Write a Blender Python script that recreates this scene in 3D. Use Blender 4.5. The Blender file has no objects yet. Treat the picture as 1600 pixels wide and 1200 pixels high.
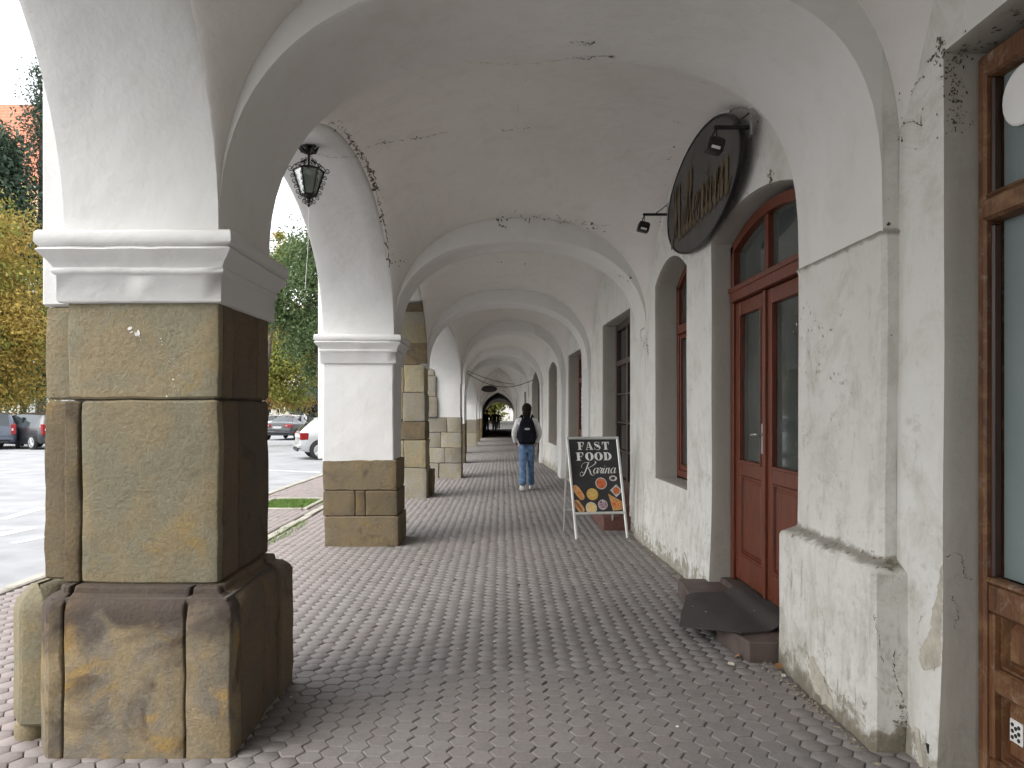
import bpy, bmesh, math, random
import numpy as np
from mathutils import Vector, Matrix, noise
from mathutils.geometry import delaunay_2d_cdt
random.seed(7); rng = np.random.default_rng(7)
C = bpy.context.scene.collection
sc = bpy.context.scene
# ------------------------------------------------------------------ camera, sky, sun, exposure
H0 = 1.55; F = 1180.0; CX = 785.0; CY = 638.0
cam = bpy.data.cameras.new('camera'); co = bpy.data.objects.new('camera', cam); C.objects.link(co)
co.location = (0, 0, H0); co.rotation_euler = (math.pi/2, 0, 0)
cam.sensor_width = 36; cam.lens = 36*F/1600; cam.shift_x = 15/1600; cam.shift_y = 38/1600
cam.clip_start = .05; cam.clip_end = 3000
sc.camera = co
w = bpy.data.worlds.new('World'); sc.world = w; w.use_nodes = True
nt = w.node_tree; nt.nodes.clear()
sky = nt.nodes.new('ShaderNodeTexSky'); sky.sky_type = 'NISHITA'; sky.sun_disc = False
SUN_EL = math.radians(48); SUN_AZ = math.radians(235)      # azimuth clockwise from +Y
sky.sun_elevation = SUN_EL; sky.sun_rotation = SUN_AZ; sky.dust_density = 4; sky.air_density = 1.2
hs = nt.nodes.new('ShaderNodeHueSaturation'); hs.inputs['Saturation'].default_value = .32; hs.inputs['Value'].default_value = 1.25
mx = nt.nodes.new('ShaderNodeMix'); mx.data_type = 'RGBA'; mx.inputs[0].default_value = .5
mx.inputs[7].default_value = (9.0, 9.1, 9.3, 1)
bg = nt.nodes.new('ShaderNodeBackground'); bg.inputs['Strength'].default_value = .15
ow = nt.nodes.new('ShaderNodeOutputWorld')
nt.links.new(sky.outputs[0], hs.inputs['Color']); nt.links.new(hs.outputs[0], mx.inputs[6])
nt.links.new(mx.outputs[2], bg.inputs['Color']); nt.links.new(bg.outputs[0], ow.inputs[0])
sl = bpy.data.lights.new('sun', 'SUN'); sl.energy = .55; sl.angle = math.radians(40); sl.color = (1, .97, .93)
so = bpy.data.objects.new('sun', sl); C.objects.link(so)
sd = Vector((math.sin(SUN_AZ)*math.cos(SUN_EL), math.cos(SUN_AZ)*math.cos(SUN_EL), math.sin(SUN_EL)))
so.rotation_euler = sd.to_track_quat('Z', 'Y').to_euler()
sc.view_settings.view_transform = 'Standard'; sc.view_settings.look = 'None'
sc.view_settings.gamma = 1; sc.view_settings.use_curve_mapping = False
sc.view_settings.exposure = 1.2
sc.cycles.max_bounces = 10; sc.cycles.diffuse_bounces = 7; sc.cycles.sample_clamp_indirect = 8

# ------------------------------------------------------------------ materials
def new_mat(name):
    m = bpy.data.materials.new(name); m.use_nodes = True
    t = m.node_tree; b = t.nodes['Principled BSDF']
    return m, t, b
def N(t, typ, **kw):
    n = t.nodes.new('ShaderNode'+typ)
    for k, v in kw.items(): setattr(n, k, v)
    return n
def noise_n(t, vec, scale, detail=5, rough=.55, dist=0):
    n = N(t, 'TexNoise'); n.inputs['Scale'].default_value = scale; n.inputs['Detail'].default_value = detail
    n.inputs['Roughness'].default_value = rough; n.inputs['Distortion'].default_value = dist
    t.links.new(vec, n.inputs['Vector']); return n.outputs['Fac']
def ramp(t, fac, a, b, lo=0., hi=1.):
    r = N(t, 'MapRange'); r.inputs['From Min'].default_value = a; r.inputs['From Max'].default_value = b
    r.inputs['To Min'].default_value = lo; r.inputs['To Max'].default_value = hi
    t.links.new(fac, r.inputs['Value']); return r.outputs[0]
def mixc(t, fac, a, b, mode='MIX'):
    m = N(t, 'Mix', data_type='RGBA', blend_type=mode)
    for k, v in ((0, fac), (6, a), (7, b)):
        if isinstance(v, (int, float)): m.inputs[k].default_value = v
        elif isinstance(v, tuple): m.inputs[k].default_value = (*v[:3], 1)
        else: t.links.new(v, m.inputs[k])
    return m.outputs[2]
def math_n(t, op, a, b=0.):
    m = N(t, 'Math', operation=op, use_clamp=False)
    for k, v in ((0, a), (1, b)):
        if isinstance(v, (int, float)): m.inputs[k].default_value = v
        else: t.links.new(v, m.inputs[k])
    return m.outputs[0]
def bump(t, b, h, dist=.01, strength=1.):
    n = N(t, 'Bump'); n.inputs['Distance'].default_value = dist; n.inputs['Strength'].default_value = strength
    t.links.new(h, n.inputs['Height']); t.links.new(n.outputs[0], b.inputs['Normal'])
def pos(t): return N(t, 'NewGeometry').outputs['Position']
def objco(t): return N(t, 'TexCoord').outputs['Object']
def setc(t, b, c):
    if isinstance(c, tuple): b.inputs['Base Color'].default_value = (*c, 1)
    else: t.links.new(c, b.inputs['Base Color'])

def simple(name, col, rough=.6, metal=0., var=.15, scale=8., bmp=0.0, bscale=60., spec=.5, coord='o'):
    m, t, b = new_mat(name)
    v = objco(t) if coord == 'o' else pos(t)
    f = noise_n(t, v, scale, 6)
    dark = tuple(c*(1-var) for c in col); lite = tuple(min(1, c*(1+var)) for c in col)
    setc(t, b, mixc(t, ramp(t, f, .3, .7), dark, lite))
    b.inputs['Roughness'].default_value = rough; b.inputs['Metallic'].default_value = metal
    b.inputs['Specular IOR Level'].default_value = spec
    if bmp: bump(t, b, noise_n(t, v, bscale, 6, .6), bmp)
    return m

def plaster(name, base=(.74, .725, .69), dirt=1.0, low=1.0, grey=0., ledges=()):
    m, t, b = new_mat(name); p = pos(t)
    n1 = noise_n(t, p, .9, 6, .6, .6); n2 = noise_n(t, p, 4.2, 8, .65, .4); n3 = noise_n(t, p, 19, 8, .7, 1.2)
    c = mixc(t, ramp(t, n1, .35, .7, 0, .55*dirt), base, (base[0]*.86, base[1]*.85, base[2]*.82))
    c = mixc(t, ramp(t, n2, .52, .75, 0, .5*dirt), c, (base[0]*.80, base[1]*.78, base[2]*.73))
    # fine pitting / specks
    c = mixc(t, ramp(t, n3, .66, .76, 0, .30*dirt), c, (.28, .26, .22))
    # streaky damp stains with their own shapes, commoner on the lower wall
    mp = N(t, 'Mapping'); t.links.new(p, mp.inputs[0]); mp.inputs['Scale'].default_value = (1.5, 1.5, .55)
    n4 = noise_n(t, mp.outputs[0], 3.2, 9, .72, .3)
    sx = N(t, 'SeparateXYZ'); t.links.new(p, sx.inputs[0])
    hm = ramp(t, sx.outputs[2], 0.0, 2.2, .11, 0.); 
    st = ramp(t, math_n(t, 'ADD', n4, hm), .58, .78, 0, .6*low)
    c = mixc(t, st, c, (.36, .345, .30))
    n6 = noise_n(t, p, 7.5, 9, .75, .8)
    hm2 = ramp(t, sx.outputs[2], 0.0, .55, .20, -.25)
    c = mixc(t, ramp(t, math_n(t, 'ADD', n6, hm2), .58, .66, 0, .75*low), c, (.27, .25, .20))
    mp2 = N(t, 'Mapping'); t.links.new(p, mp2.inputs[0]); mp2.inputs['Scale'].default_value = (5, 5, .9)
    n7 = noise_n(t, mp2.outputs[0], 3.0, 9, .75, .35)
    hm3 = ramp(t, sx.outputs[2], .5, 2.2, .05, -.12)
    c = mixc(t, ramp(t, math_n(t, 'ADD', n7, hm3), .60, .72, 0, .5*low), c, (.22, .21, .17))
    n8 = noise_n(t, p, 2.4, 10, .78, .5)
    c = mixc(t, ramp(t, n8, .50, .66, 0, .42*low), c, (.40, .385, .33))
    n9 = noise_n(t, p, 9, 10, .8, .3)
    c = mixc(t, ramp(t, math_n(t, 'ADD', n9, ramp(t, sx.outputs[2], .2, 2.6, .03, -.06)), .54, .66, 0, .40*low), c, (.30, .285, .24))
    for zc_, wd, am in ledges:     # soot and dirt lying along the ledges
        dz = math_n(t, 'ABSOLUTE', math_n(t, 'SUBTRACT', sx.outputs[2], zc_))
        lm = math_n(t, 'ADD', ramp(t, dz, 0, wd, .30, -.15), noise_n(t, p, 6, 8, .7, .5))
        c = mixc(t, ramp(t, lm, .50, .70, 0, am), c, (.13, .112, .08))
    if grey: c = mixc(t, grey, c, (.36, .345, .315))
    setc(t, b, c); b.inputs['Roughness'].default_value = .93; b.inputs['Specular IOR Level'].default_value = .2
    h = math_n(t, 'ADD', math_n(t, 'MULTIPLY', noise_n(t, p, 2.6, 4, .45), 2.4), math_n(t, 'MULTIPLY', noise_n(t, p, 38, 8, .65), .22))
    h = math_n(t, 'ADD', h, math_n(t, 'MULTIPLY', noise_n(t, p, 10, 4, .5), .28))
    bump(t, b, h, .011, .9)
    return m
M_PL = plaster('plaster_white', (.60, .603, .592), .4, .12)
M_PLA = plaster('plaster_arch', (.68, .67, .65), .8, .15)
M_PLV = plaster('plaster_vault', (.70, .675, .645), .9, .05)
M_PLW = plaster('plaster_wall', (.65, .645, .615), 1.15, 1.25)
M_PLP = plaster('plaster_pier', (.64, .632, .60), 1.3, 1.5, 0., ((.845, .045, .65), (2.365, .03, .6), (0., .20, .7)))
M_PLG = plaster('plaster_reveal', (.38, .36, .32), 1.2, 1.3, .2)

def stone(name, tan=(.30, .235, .145), ochre=(.40, .245, .065), grey=(.27, .245, .20), dark=(.085, .062, .05), dk=.5, oc=.5, rnd=.35, soot=None):
    m, t, b = new_mat(name); p = pos(t)
    oi = N(t, 'ObjectInfo').outputs['Random']
    off = N(t, 'Vector' 'Math', operation='ADD'); t.links.new(p, off.inputs[0])
    cx = N(t, 'CombineXYZ'); t.links.new(math_n(t, 'MULTIPLY', oi, 37.), cx.inputs[0]); t.links.new(cx.outputs[0], off.inputs[1])
    q = off.outputs[0]
    n1 = noise_n(t, q, 1.9, 7, .55, 1.8); n2 = noise_n(t, q, 3.1, 8, .6, 1.0); n3 = noise_n(t, q, 55, 10, .75); n4 = noise_n(t, q, 2.3, 7, .6, 2.2)
    c = mixc(t, ramp(t, n1, .42, .58), tan, grey)
    c = mixc(t, ramp(t, n2, .68-.25*oc, .80-.25*oc, 0, .85), c, ochre)
    c = mixc(t, ramp(t, n4, .70-.22*dk, .86-.22*dk, 0, .85), c, dark)
    c = mixc(t, ramp(t, n3, .35, .65, .0, .55), c, (tan[0]*.5, tan[1]*.5, tan[2]*.5))
    c = mixc(t, ramp(t, noise_n(t, q, 130, 8, .8), .60, .75, 0, .35), c, (.5, .45, .34))
    if soot:
        sx = N(t, 'SeparateXYZ'); t.links.new(p, sx.inputs[0])
        sm = math_n(t, 'ADD', ramp(t, sx.outputs[2], soot[0], soot[1], -.3, .35), noise_n(t, q, 4, 7, .6, .6))
        c = mixc(t, ramp(t, sm, .42, .64, 0, .88), c, (.075, .058, .052))
    c = mixc(t, 1.0, c, mixc(t, oi, (1-rnd,)*3, (1.0, 1.0, 1.0)), 'MULTIPLY')
    setc(t, b, c); b.inputs['Roughness'].default_value = .88; b.inputs['Specular IOR Level'].default_value = .25
    h = math_n(t, 'ADD', math_n(t, 'MULTIPLY', noise_n(t, q, 11, 5, .6), .8), math_n(t, 'MULTIPLY', n3, .8))
    bump(t, b, h, .020, 1.)
    return m
M_ST = stone('sandstone', tan=(.35, .29, .18), ochre=(.40, .28, .105), grey=(.30, .28, .195), dk=.45, oc=.42, rnd=.2)
M_STB = stone('sandstone_base', tan=(.36, .285, .17), ochre=(.46, .29, .08), dk=.85, oc=.62, grey=(.25, .225, .185), rnd=.12, soot=(.36, .74))
M_STD = stone('sandstone_shaded', tan=(.24, .18, .115), ochre=(.30, .19, .075), grey=(.19, .16, .12), dark=(.07, .053, .042), dk=.6, oc=.3)  # stained corridor-side sandstone, its colour also darkened for the shade on that side
M_STP = stone('sandstone_pale', tan=(.36, .32, .235), ochre=(.36, .28, .15), grey=(.37, .35, .30), dk=.2, oc=.2)
M_STO = stone('sandstone_brown', tan=(.235, .180, .105), ochre=(.30, .20, .07), grey=(.20, .165, .11), dk=.7, oc=.45)
M_MORTAR = simple('mortar', (.10, .085, .07), .95, var=.4, bmp=.004, coord='p')

def paver_mat(name, attr):
    m, t, b = new_mat(name); p = pos(t)
    if attr:
        a = N(t, 'Attribute'); a.attribute_name = 'tint'; r = a.outputs['Fac']
    else: r = N(t, 'ObjectInfo').outputs['Random']
    n1 = noise_n(t, p, .8, 4, .6, .5); n2 = noise_n(t, p, 60, 8, .7); n3 = noise_n(t, p, 5, 6, .65, .8)
    c = mixc(t, r, (.160, .148, .143), (.196, .183, .177))
    redm = ramp(t, math_n(t, 'ADD', math_n(t, 'MULTIPLY', n1, 1.), math_n(t, 'MULTIPLY', math_n(t, 'FRACT', math_n(t, 'MULTIPLY', r, 7.3)), .25)), .60, .85, 0, .75)
    c = mixc(t, math_n(t, 'MULTIPLY', redm, .42), c, (.20, .150, .145))
    sx = N(t, 'SeparateXYZ'); t.links.new(p, sx.inputs[0])
    # the pavers out on the open pavement are reddish
    c = mixc(t, ramp(t, sx.outputs[0], -1.3, -2.4, 0, .5), c, (.30, .235, .22))
    c = mixc(t, ramp(t, n3, .50, .75, 0, .5), c, (.105, .098, .088))
    c = mixc(t, ramp(t, noise_n(t, p, 1.6, 6, .7, .4), .52, .70, 0, .35), c, (.12, .112, .10))
    c = mixc(t, ramp(t, n2, .35, .7, 0, .4), c, (.30, .28, .26))
    setc(t, b, c); b.inputs['Roughness'].default_value = .72; b.inputs['Specular IOR Level'].default_value = .4
    bump(t, b, noise_n(t, p, 90, 8, .7), .0025)
    return m
M_PV = paver_mat('concrete_paver', False); M_PVS = paver_mat('concrete_paver_field', True)
M_BED = simple('joint_sand', (.045, .04, .033), .95, var=.5, scale=20, bmp=.004, coord='p')
M_ASPH = simple('asphalt', (.30, .305, .315), .85, var=.18, scale=1.5, bmp=.006, bscale=90, coord='p')
M_PAINT = simple('road_paint', (.75, .75, .73), .7, var=.08, coord='p')
M_KERB = simple('kerb_stone', (.36, .34, .29), .85, var=.3, scale=5, bmp=.004, coord='p')
M_FAR = simple('far_paving', (.17, .155, .145), .8, var=.25, scale=9, bmp=.01, bscale=9, coord='p')
M_DARK = simple('soot_moss', (.115, .095, .07), .95, var=.6, scale=25)
M_PATCH = simple('bare_render', (.40, .375, .31), .95, var=.2, scale=20, bmp=.003, coord='p')
M_CHIP = simple('white_chip', (.7, .69, .66), .9)
M_IRON = simple('black_iron', (.018, .017, .016), .5, .3, .3, 20)
M_STEEL = simple('galvanised', (.45, .46, .46), .35, .8, .1)
M_ALU = simple('aluminium_frame', (.62, .63, .62), .38, .55, .08)

def wood(name, a, b_, rough=.35, wear=0., wearc=(.3, .17, .07)):
    m, t, b = new_mat(name); p = pos(t)
    mp = N(t, 'Mapping'); t.links.new(p, mp.inputs[0]); mp.inputs['Scale'].default_value = (18, 18, 1.2)
    g = noise_n(t, mp.outputs[0], 2.0, 8, .6, 1.5)
    c = mixc(t, ramp(t, g, .3, .7), a, b_)
    if wear:
        n = noise_n(t, p, 6, 8, .7, 1); c = mixc(t, ramp(t, n, .5, .68, 0, wear), c, wearc)
        c = mixc(t, ramp(t, noise_n(t, p, 11, 8, .75, 1), .56, .7, 0, wear*.8), c, (.33, .28, .22))
    setc(t, b, c); b.inputs['Roughness'].default_value = rough
    bump(t, b, g, .002)
    return m
M_WRED = wood('varnished_red_wood', (.06, .012, .005), (.17, .038, .012), .42)
M_WOLD = wood('worn_brown_wood', (.05, .020, .009), (.17, .068, .022), .6, .8, (.24, .14, .06))
M_WDRK = wood('dark_wood', (.025, .014, .010), (.05, .022, .014), .4)
def glass(name, col, rough=.08, var=.3):
    m = simple(name, col, rough, 0, var, 1.3, spec=.55, coord='p'); return m
M_GL = glass('door_glass', (.055, .064, .060), .05, .5)
M_GLF = glass('frosted_glass', (.17, .205, .205), .35, .15)
M_GLD = glass('dark_glass', (.012, .014, .016), .06)
M_BRICK = simple('red_step', (.12, .05, .04), .7, var=.3, scale=14, bmp=.003, coord='p')
M_STEP = simple('brown_step', (.085, .062, .053), .65, var=.35, scale=7, bmp=.003, coord='p')
M_MAT = simple('rubber_mat', (.045, .038, .035), .9, var=.5, scale=150, bmp=.006, bscale=220)
M_LEAFL = simple('dry_leaf', (.33, .17, .07), .8, var=.4)
M_WHITE = simple('white_print', (.75, .75, .73), .6, var=.03)
M_BOARD = simple('poster_slate', (.022, .022, .024), .45, var=.35, scale=5)
M_SIGN = simple('oval_sign_face', (.045, .041, .038), .5, var=.25, scale=4)
M_GOLD = simple('gold_letter', (.10, .068, .028), .55, .2, .3, 20)
M_SHADL = simple('dark_brown_letter', (.03, .018, .010), .6)
M_BLACK = simple('black_plastic', (.012, .012, .013), .5)

# ------------------------------------------------------------------ mesh helpers
def link(name, me, mat, parent=None):
    o = bpy.data.objects.new(name, me); C.objects.link(o)
    if mat is not None and not me.materials: me.materials.append(mat)
    if parent is not None: o.parent = parent
    return o
def tag(o, label=None, cat=None, group=None, kind=None):
    if label: o['label'] = label
    if cat: o['category'] = cat
    if group: o['group'] = group
    if kind: o['kind'] = kind
    return o
def empty(name, loc=(0, 0, 0), rz=0, parent=None):
    o = bpy.data.objects.new(name, None); C.objects.link(o); o.location = loc; o.rotation_euler = (0, 0, rz)
    o.empty_display_size = .1
    if parent: o.parent = parent
    return o
def wob(v, amp=.007, sc_=1.1):
    a = noise.noise_vector(Vector(v)*sc_) * amp
    return Vector(v)+a
class MB:
    def __init__(s): s.v = []; s.f = []
    def add(s, vs, fs):
        n = len(s.v); s.v += [tuple(v) for v in vs]; s.f += [tuple(i+n for i in f) for f in fs]
    def box(s, x0, x1, y0, y1, z0, z1, c=0.):
        if c <= 0:
            vs = [(x, y, z) for z in (z0, z1) for x, y in ((x0, y0), (x1, y0), (x1, y1), (x0, y1))]
            s.add(vs, [(3, 2, 1, 0), (4, 5, 6, 7), (0, 1, 5, 4), (1, 2, 6, 5), (2, 3, 7, 6), (3, 0, 4, 7)]); return
        rings = [(z0, c), (z0+c, 0), (z1-c, 0), (z1, c)]
        s.loft([(x0, y0), (x1, y0), (x1, y1), (x0, y1)], rings, cc=c)
    def loft(s, plan, rings, cc=0.):
        # plan: ccw polygon; rings: (z, inset>0 shrinks); cc: corner chamfer
        n = len(plan); P = [Vector(p) for p in plan]
        def off(d):
            out = []
            for i in range(n):
                a, b, c_ = P[i-1], P[i], P[(i+1) % n]
                e1 = (b-a).normalized(); e2 = (c_-b).normalized()
                n1 = Vector((-e1.y, e1.x)); n2 = Vector((-e2.y, e2.x))
                k = (n1+n2); q = b + k*(d/max(.3, 1+n1.dot(n2)))
                if cc > 0: out += [q-e1*cc, q+e2*cc]
                else: out.append(q)
            return out
        vs = []; m = n*(2 if cc > 0 else 1)
        for z, d in rings: vs += [(q.x, q.y, z) for q in off(d)]
        fs = []
        for r in range(len(rings)-1):
            for i in range(m):
                j = (i+1) % m; fs.append((r*m+i, r*m+j, (r+1)*m+j, (r+1)*m+i))
        fs.append(tuple(reversed(range(m)))); k = (len(rings)-1)*m; fs.append(tuple(k+i for i in range(m)))
        s.add(vs, fs)
    def tube(s, pts, rad, n=8, cap=True):
        pts = [Vector(p) for p in pts]; m = len(pts)
        if not hasattr(rad, '__len__'): rad = [rad]*m
        vs = []; up = None
        for i, p in enumerate(pts):
            d = (pts[min(i+1, m-1)]-pts[max(i-1, 0)]).normalized()
            if up is None: up = Vector((0, 0, 1)) if abs(d.z) < .9 else Vector((1, 0, 0))
            a = d.cross(up).normalized(); b = a.cross(d).normalized(); up = b
            for k in range(n):
                t = 2*math.pi*k/n; vs.append(p+(a*math.cos(t)+b*math.sin(t))*rad[i])
        fs = [(i*n+k, i*n+(k+1) % n, (i+1)*n+(k+1) % n, (i+1)*n+k) for i in range(m-1) for k in range(n)]
        if cap: fs += [tuple(reversed(range(n))), tuple((m-1)*n+k for k in range(n))]
        s.add(vs, fs)
    def lathe(s, prof, c=(0, 0, 0), n=16, M=None):
        vs = []; m = len(prof)
        for r, z in prof:
            for k in range(n):
                t = 2*math.pi*k/n; v = Vector((r*math.cos(t), r*math.sin(t), z))
                if M: v = M @ v
                vs.append(v+Vector(c))
        fs = [(i*n+k, i*n+(k+1) % n, (i+1)*n+(k+1) % n, (i+1)*n+k) for i in range(m-1) for k in range(n)]
        fs += [tuple(reversed(range(n))), tuple((m-1)*n+k for k in range(n))]
        s.add(vs, fs)
    def grid(s, rows, flip=False):
        m = len(rows[0]); vs = [p for r in rows for p in r]
        fs = []
        for i in range(len(rows)-1):
            for k in range(m-1):
                q = (i*m+k, i*m+k+1, (i+1)*m+k+1, (i+1)*m+k)
                fs.append(q[::-1] if flip else q)
        s.add(vs, fs)
    def build(s, name, mat, parent=None, smooth=35, disp=0., weld=False, M=None, rough=0.):
        me = bpy.data.meshes.new(name)
        vs = s.v
        if M is not None: vs = [tuple(M @ Vector(v)) for v in vs]
        if disp: vs = [tuple(wob(v, disp)) for v in vs]
        if rough: vs = [tuple(wob(v, rough, 9.)) for v in vs]
        me.from_pydata(vs, [], s.f); me.validate()
        if smooth is not None:
            me.shade_smooth(); me.set_sharp_from_angle(angle=math.radians(smooth))
        return link(name, me, mat, parent)

def zg(D):                       # the arcade floor and the square fall gently away from D = 15
    return -0.007*min(60, max(0, D-15))
# arch profiles
def f_se(n): return lambda u: max(0., 1-abs(u)**n)**(1/n)
f24 = f_se(2.35); f_el = f_se(2.0)
def f_asym(u): return (f24 if u < 0 else f_se(2.35+.95*min(1, u*3)))(u)
def f_pt(u): return math.sqrt(max(0., 4-(abs(u)+1)**2))/math.sqrt(3)
TOP = 4.86
def lerp(a, b, t): return a+(b-a)*t
def us(n): return [-math.cos(math.pi*i/n) for i in range(n+1)]

def arch_block(name, parent, mat, sA, sB, t0, t1, zs, rise, f, mp, top=TOP, n=40, b=.02, flip=False):
    """sA(t),sB(t): span ends; t0(u),t1(u): faces; mp(s,t,z)->xyz"""
    rows = []
    for tt, off, hgt in ([(0, b, k/5) for k in range(5, 0, -1)] + [(0, b, 0), (None, 0, 0)] + [(k/4, 0, 0) for k in (1, 2, 3)] + [(None2, 0, 0) for None2 in (-1,)] + [(1, b, 0)] + [(1, b, k/5) for k in range(1, 6)]):
        row = []
        for u in us(n):
            ta, tb = t0(u), t1(u)
            if tt is None: t = ta+b
            elif tt == -1: t = tb-b
            else: t = lerp(ta, tb, tt)
            k = (t-ta)/(tb-ta)
            a0, a1 = sA(k), sB(k); c = (a0+a1)/2; a = (a1-a0)/2
            s_ = c+(a+0)*u; w_ = (u+1)/2
            z = lerp(zs[0], zs[1], w_)+(rise+off)*f(u)+off*0.0
            z = lerp(z, top, hgt)
            row.append(mp(s_, t, z))
        rows.append(row)
    m = MB(); m.grid(rows, flip); return m.build(name, mat, parent, 50, .007)

# ------------------------------------------------------------------ pillars of the arcade
# near D, far D, x inner, x outer, right pier x, spring z, apex z, profile, far D on the right
P = [dict(n=-5.6, f=-4.9, xi=-1.31, xo=-2.02, xr=1.75, zs=2.37, ap=3.5, fn=f_asym),
     dict(n=-.65, f=.08, xi=-1.31, xo=-2.02, xr=1.75, zs=2.37, ap=3.5, fn=f_asym),
     dict(n=3.48, f=4.24, xi=-1.31, xo=-2.02, xr=1.75, zs=2.36, ap=3.555, fn=f_asym, fr=4.46),
     dict(n=8.5, f=9.17, xi=-1.22, xo=-2.02, xr=1.62, zs=2.38, ap=3.44, fn=f24),
     dict(n=13.06, f=13.75, xi=-1.33, xo=-2.0, xr=1.47, zs=2.25, ap=3.36, fn=f24),
     dict(n=16.9, f=17.6, xi=-.93, xo=-1.72, xr=1.31, zs=2.1, ap=3.27, fn=f24),
     dict(n=22, f=22.65, xi=-1.1, xo=-1.75, xr=1.12, zs=2.05, ap=3.10, fn=f24),
     dict(n=27.5, f=28.1, xi=-1.33, xo=-1.85, xr=.94, zs=2.0, ap=3.12, fn=f24),
     dict(n=33.5, f=34.1, xi=-1.14, xo=-1.67, xr=.66, zs=1.7, ap=3.10, fn=f_pt),
     dict(n=39, f=39.6, xi=-1.18, xo=-1.8, xr=.60, zs=1.5, ap=2.78, fn=f_pt),
     dict(n=45, f=45.7, xi=-1.22, xo=-1.9, xr=.70, zs=1.35, ap=2.50, fn=f_pt),
     dict(n=71.4, f=72.2, xi=-1.6, xo=-2.3, xr=1.05, zs=1.0, ap=2.12, fn=f_el)]
for p in P: p.setdefault('fr', p['f'])
# right wall plane per bay (near, far); bay k lies between P[k] and P[k+1]
XW = [(1.84, 1.84), (1.84, 1.84), (1.78, 1.63), (1.67, 1.54), (1.52, 1.43), (1.38, 1.2), (1.18, 1.0), (.99, .76), (.73, .66), (.66, .74), (.76, 1.12)]
houses = []
def house(k):  # which house a bay / pillar belongs to
    return houses[0 if k <= 3 else 1 if k <= 6 else 2 if k <= 9 else 3]
for lab, y in (('nearest white arcade house, with the big sandstone pillar and red-brown double door', 0),
               ('second white arcade house along the walk, with rough stone pillars and red panelled shop door', 13),
               ('third arcade house along the walk, with pointed vaults and a sagging black cable', 27.5),
               ('last dark arcade house, a closed passage ending in the small bright arch', 45)):
    h = empty('arcade_house', (0, y, 0)); tag(h, lab, 'house', 'arcade houses in a row'); houses.append(h)
bpy.context.view_layer.update()
def fix(o):   # keep world coordinates under a parent that is not at the origin
    o.matrix_parent_inverse = o.parent.matrix_world.inverted(); return o
def HB(mb, name, mat, k, **kw): return fix(mb.build(name, mat, houses[k], **kw))
HI = lambda k: houses.index(house(k))

for k, p in enumerate(P):
    hh = house(k)
    zf = zg(p['n'])
    o = arch_block('arch', hh, M_PLA, lambda t, p=p: p['xi'], lambda t, p=p: p['xr'],
               lambda u, p=p: p['n'], lambda u, p=p: lerp(p['f'], p['fr'], (u+1)/2), (p['zs'], p['zs']), p['ap']-p['zs'], p['fn'],
               lambda s, t, z: (s, t, z)); fix(o)
    if k < len(P)-2:   # core of the pillar above its springing
        m = MB(); m.box(p['xo'], p['xi']-.001, p['n'], p['f'], p['zs'], TOP, .012); o = m.build('pier_core', M_PL, hh, disp=.007); fix(o)
# street-side arches and vaults
SR = [1.33, 1.5, 1.34, 1.2, 1.1, 1.1, 1.0, 1.0, .9, .9]
for k in range(len(P)-1):
    a, b = P[k], P[k+1]; hh = house(k+1 if k in (3, ) else k)
    hh = house(k)
    if k < len(P)-2:
        nS = 36
        o = arch_block('street_arch', hh, M_PL, lambda t, a=a: a['f'], lambda t, b=b: b['n'],
                   lambda u, a=a, b=b: lerp(a['xo'], b['xo'], (u+1)/2), lambda u, a=a, b=b: lerp(a['xi'], b['xi'], (u+1)/2),
                   (a['zs'], b['zs']), SR[k], f_el, lambda s, t, z: (t, s, z), flip=True, n=nS, b=.03); fix(o)
        open_ = True
    else: open_ = False
    # vault
    nu, nv = (56, 56) if k < 5 else (32, 28)
    pw = 3.2; rows = []
    for v in us(nv):
        wv = (v+1)/2; row = []
        for u in us(nu):
            wu = (u+1)/2
            D = lerp(lerp(a['f'], a['fr'], wu), b['n'], wv)
            xl = lerp(a['xi'], b['xi'], wv); xr = lerp(XW[k][0], XW[k][1], wv)
            zs = lerp(a['zs'], b['zs'], wv); ra = lerp(a['ap'], b['ap'], wv)+.25-zs
            fn = lambda q: lerp(a['fn'](q), b['fn'](q), wv)
            A = ra*fn(u); B = (SR[k]+.03+.2*wu)*f_el(v) if open_ else 0
            z = zs+(A**pw+B**pw)**(1/pw)
            row.append((lerp(xl, xr, wu), D, z))
        rows.append(row)
    m = MB(); m.grid(rows, True); o = m.build('vault', M_PLV, hh, None, .007); o.data.shade_smooth(); fix(o)
# closed left wall of the dark passage
a, b = P[-2], P[-1]
m = MB(); m.grid([[(lerp(a['xi'], b['xi'], t), lerp(a['f'], b['n'], t), z) for t in np.linspace(0, 1, 12)] for z in (-.6, 0, 1, 2, 3)])
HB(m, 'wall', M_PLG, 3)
# upper storeys
for k, (y0, y1) in enumerate(((-5.6, 13.06), (13.06, 27.5), (27.5, 45), (45, 72.2))):
    m = MB(); m.box(-2.08-.03*(k % 2), 7, y0, y1-.01, TOP-.01, 9.5+.8*((k*7) % 3)); HB(m, 'upper_storey', M_PL, k, smooth=None)
    m = MB(); m.box(2.9, 7, y0, y1-.01, -.6, TOP-.02); HB(m, 'leak_backing', M_BLACK, k, smooth=None)  # unseen black backing, added to stop light leaking round the door frames
m = MB(); m.box(-2.08, 7, 72.3, 72.5, 2.2, 9.6); m.box(1.3, 7, 72.3, 72.5, -.6, 2.2); HB(m, 'gable_wall', M_PL, 3, smooth=None)

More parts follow.
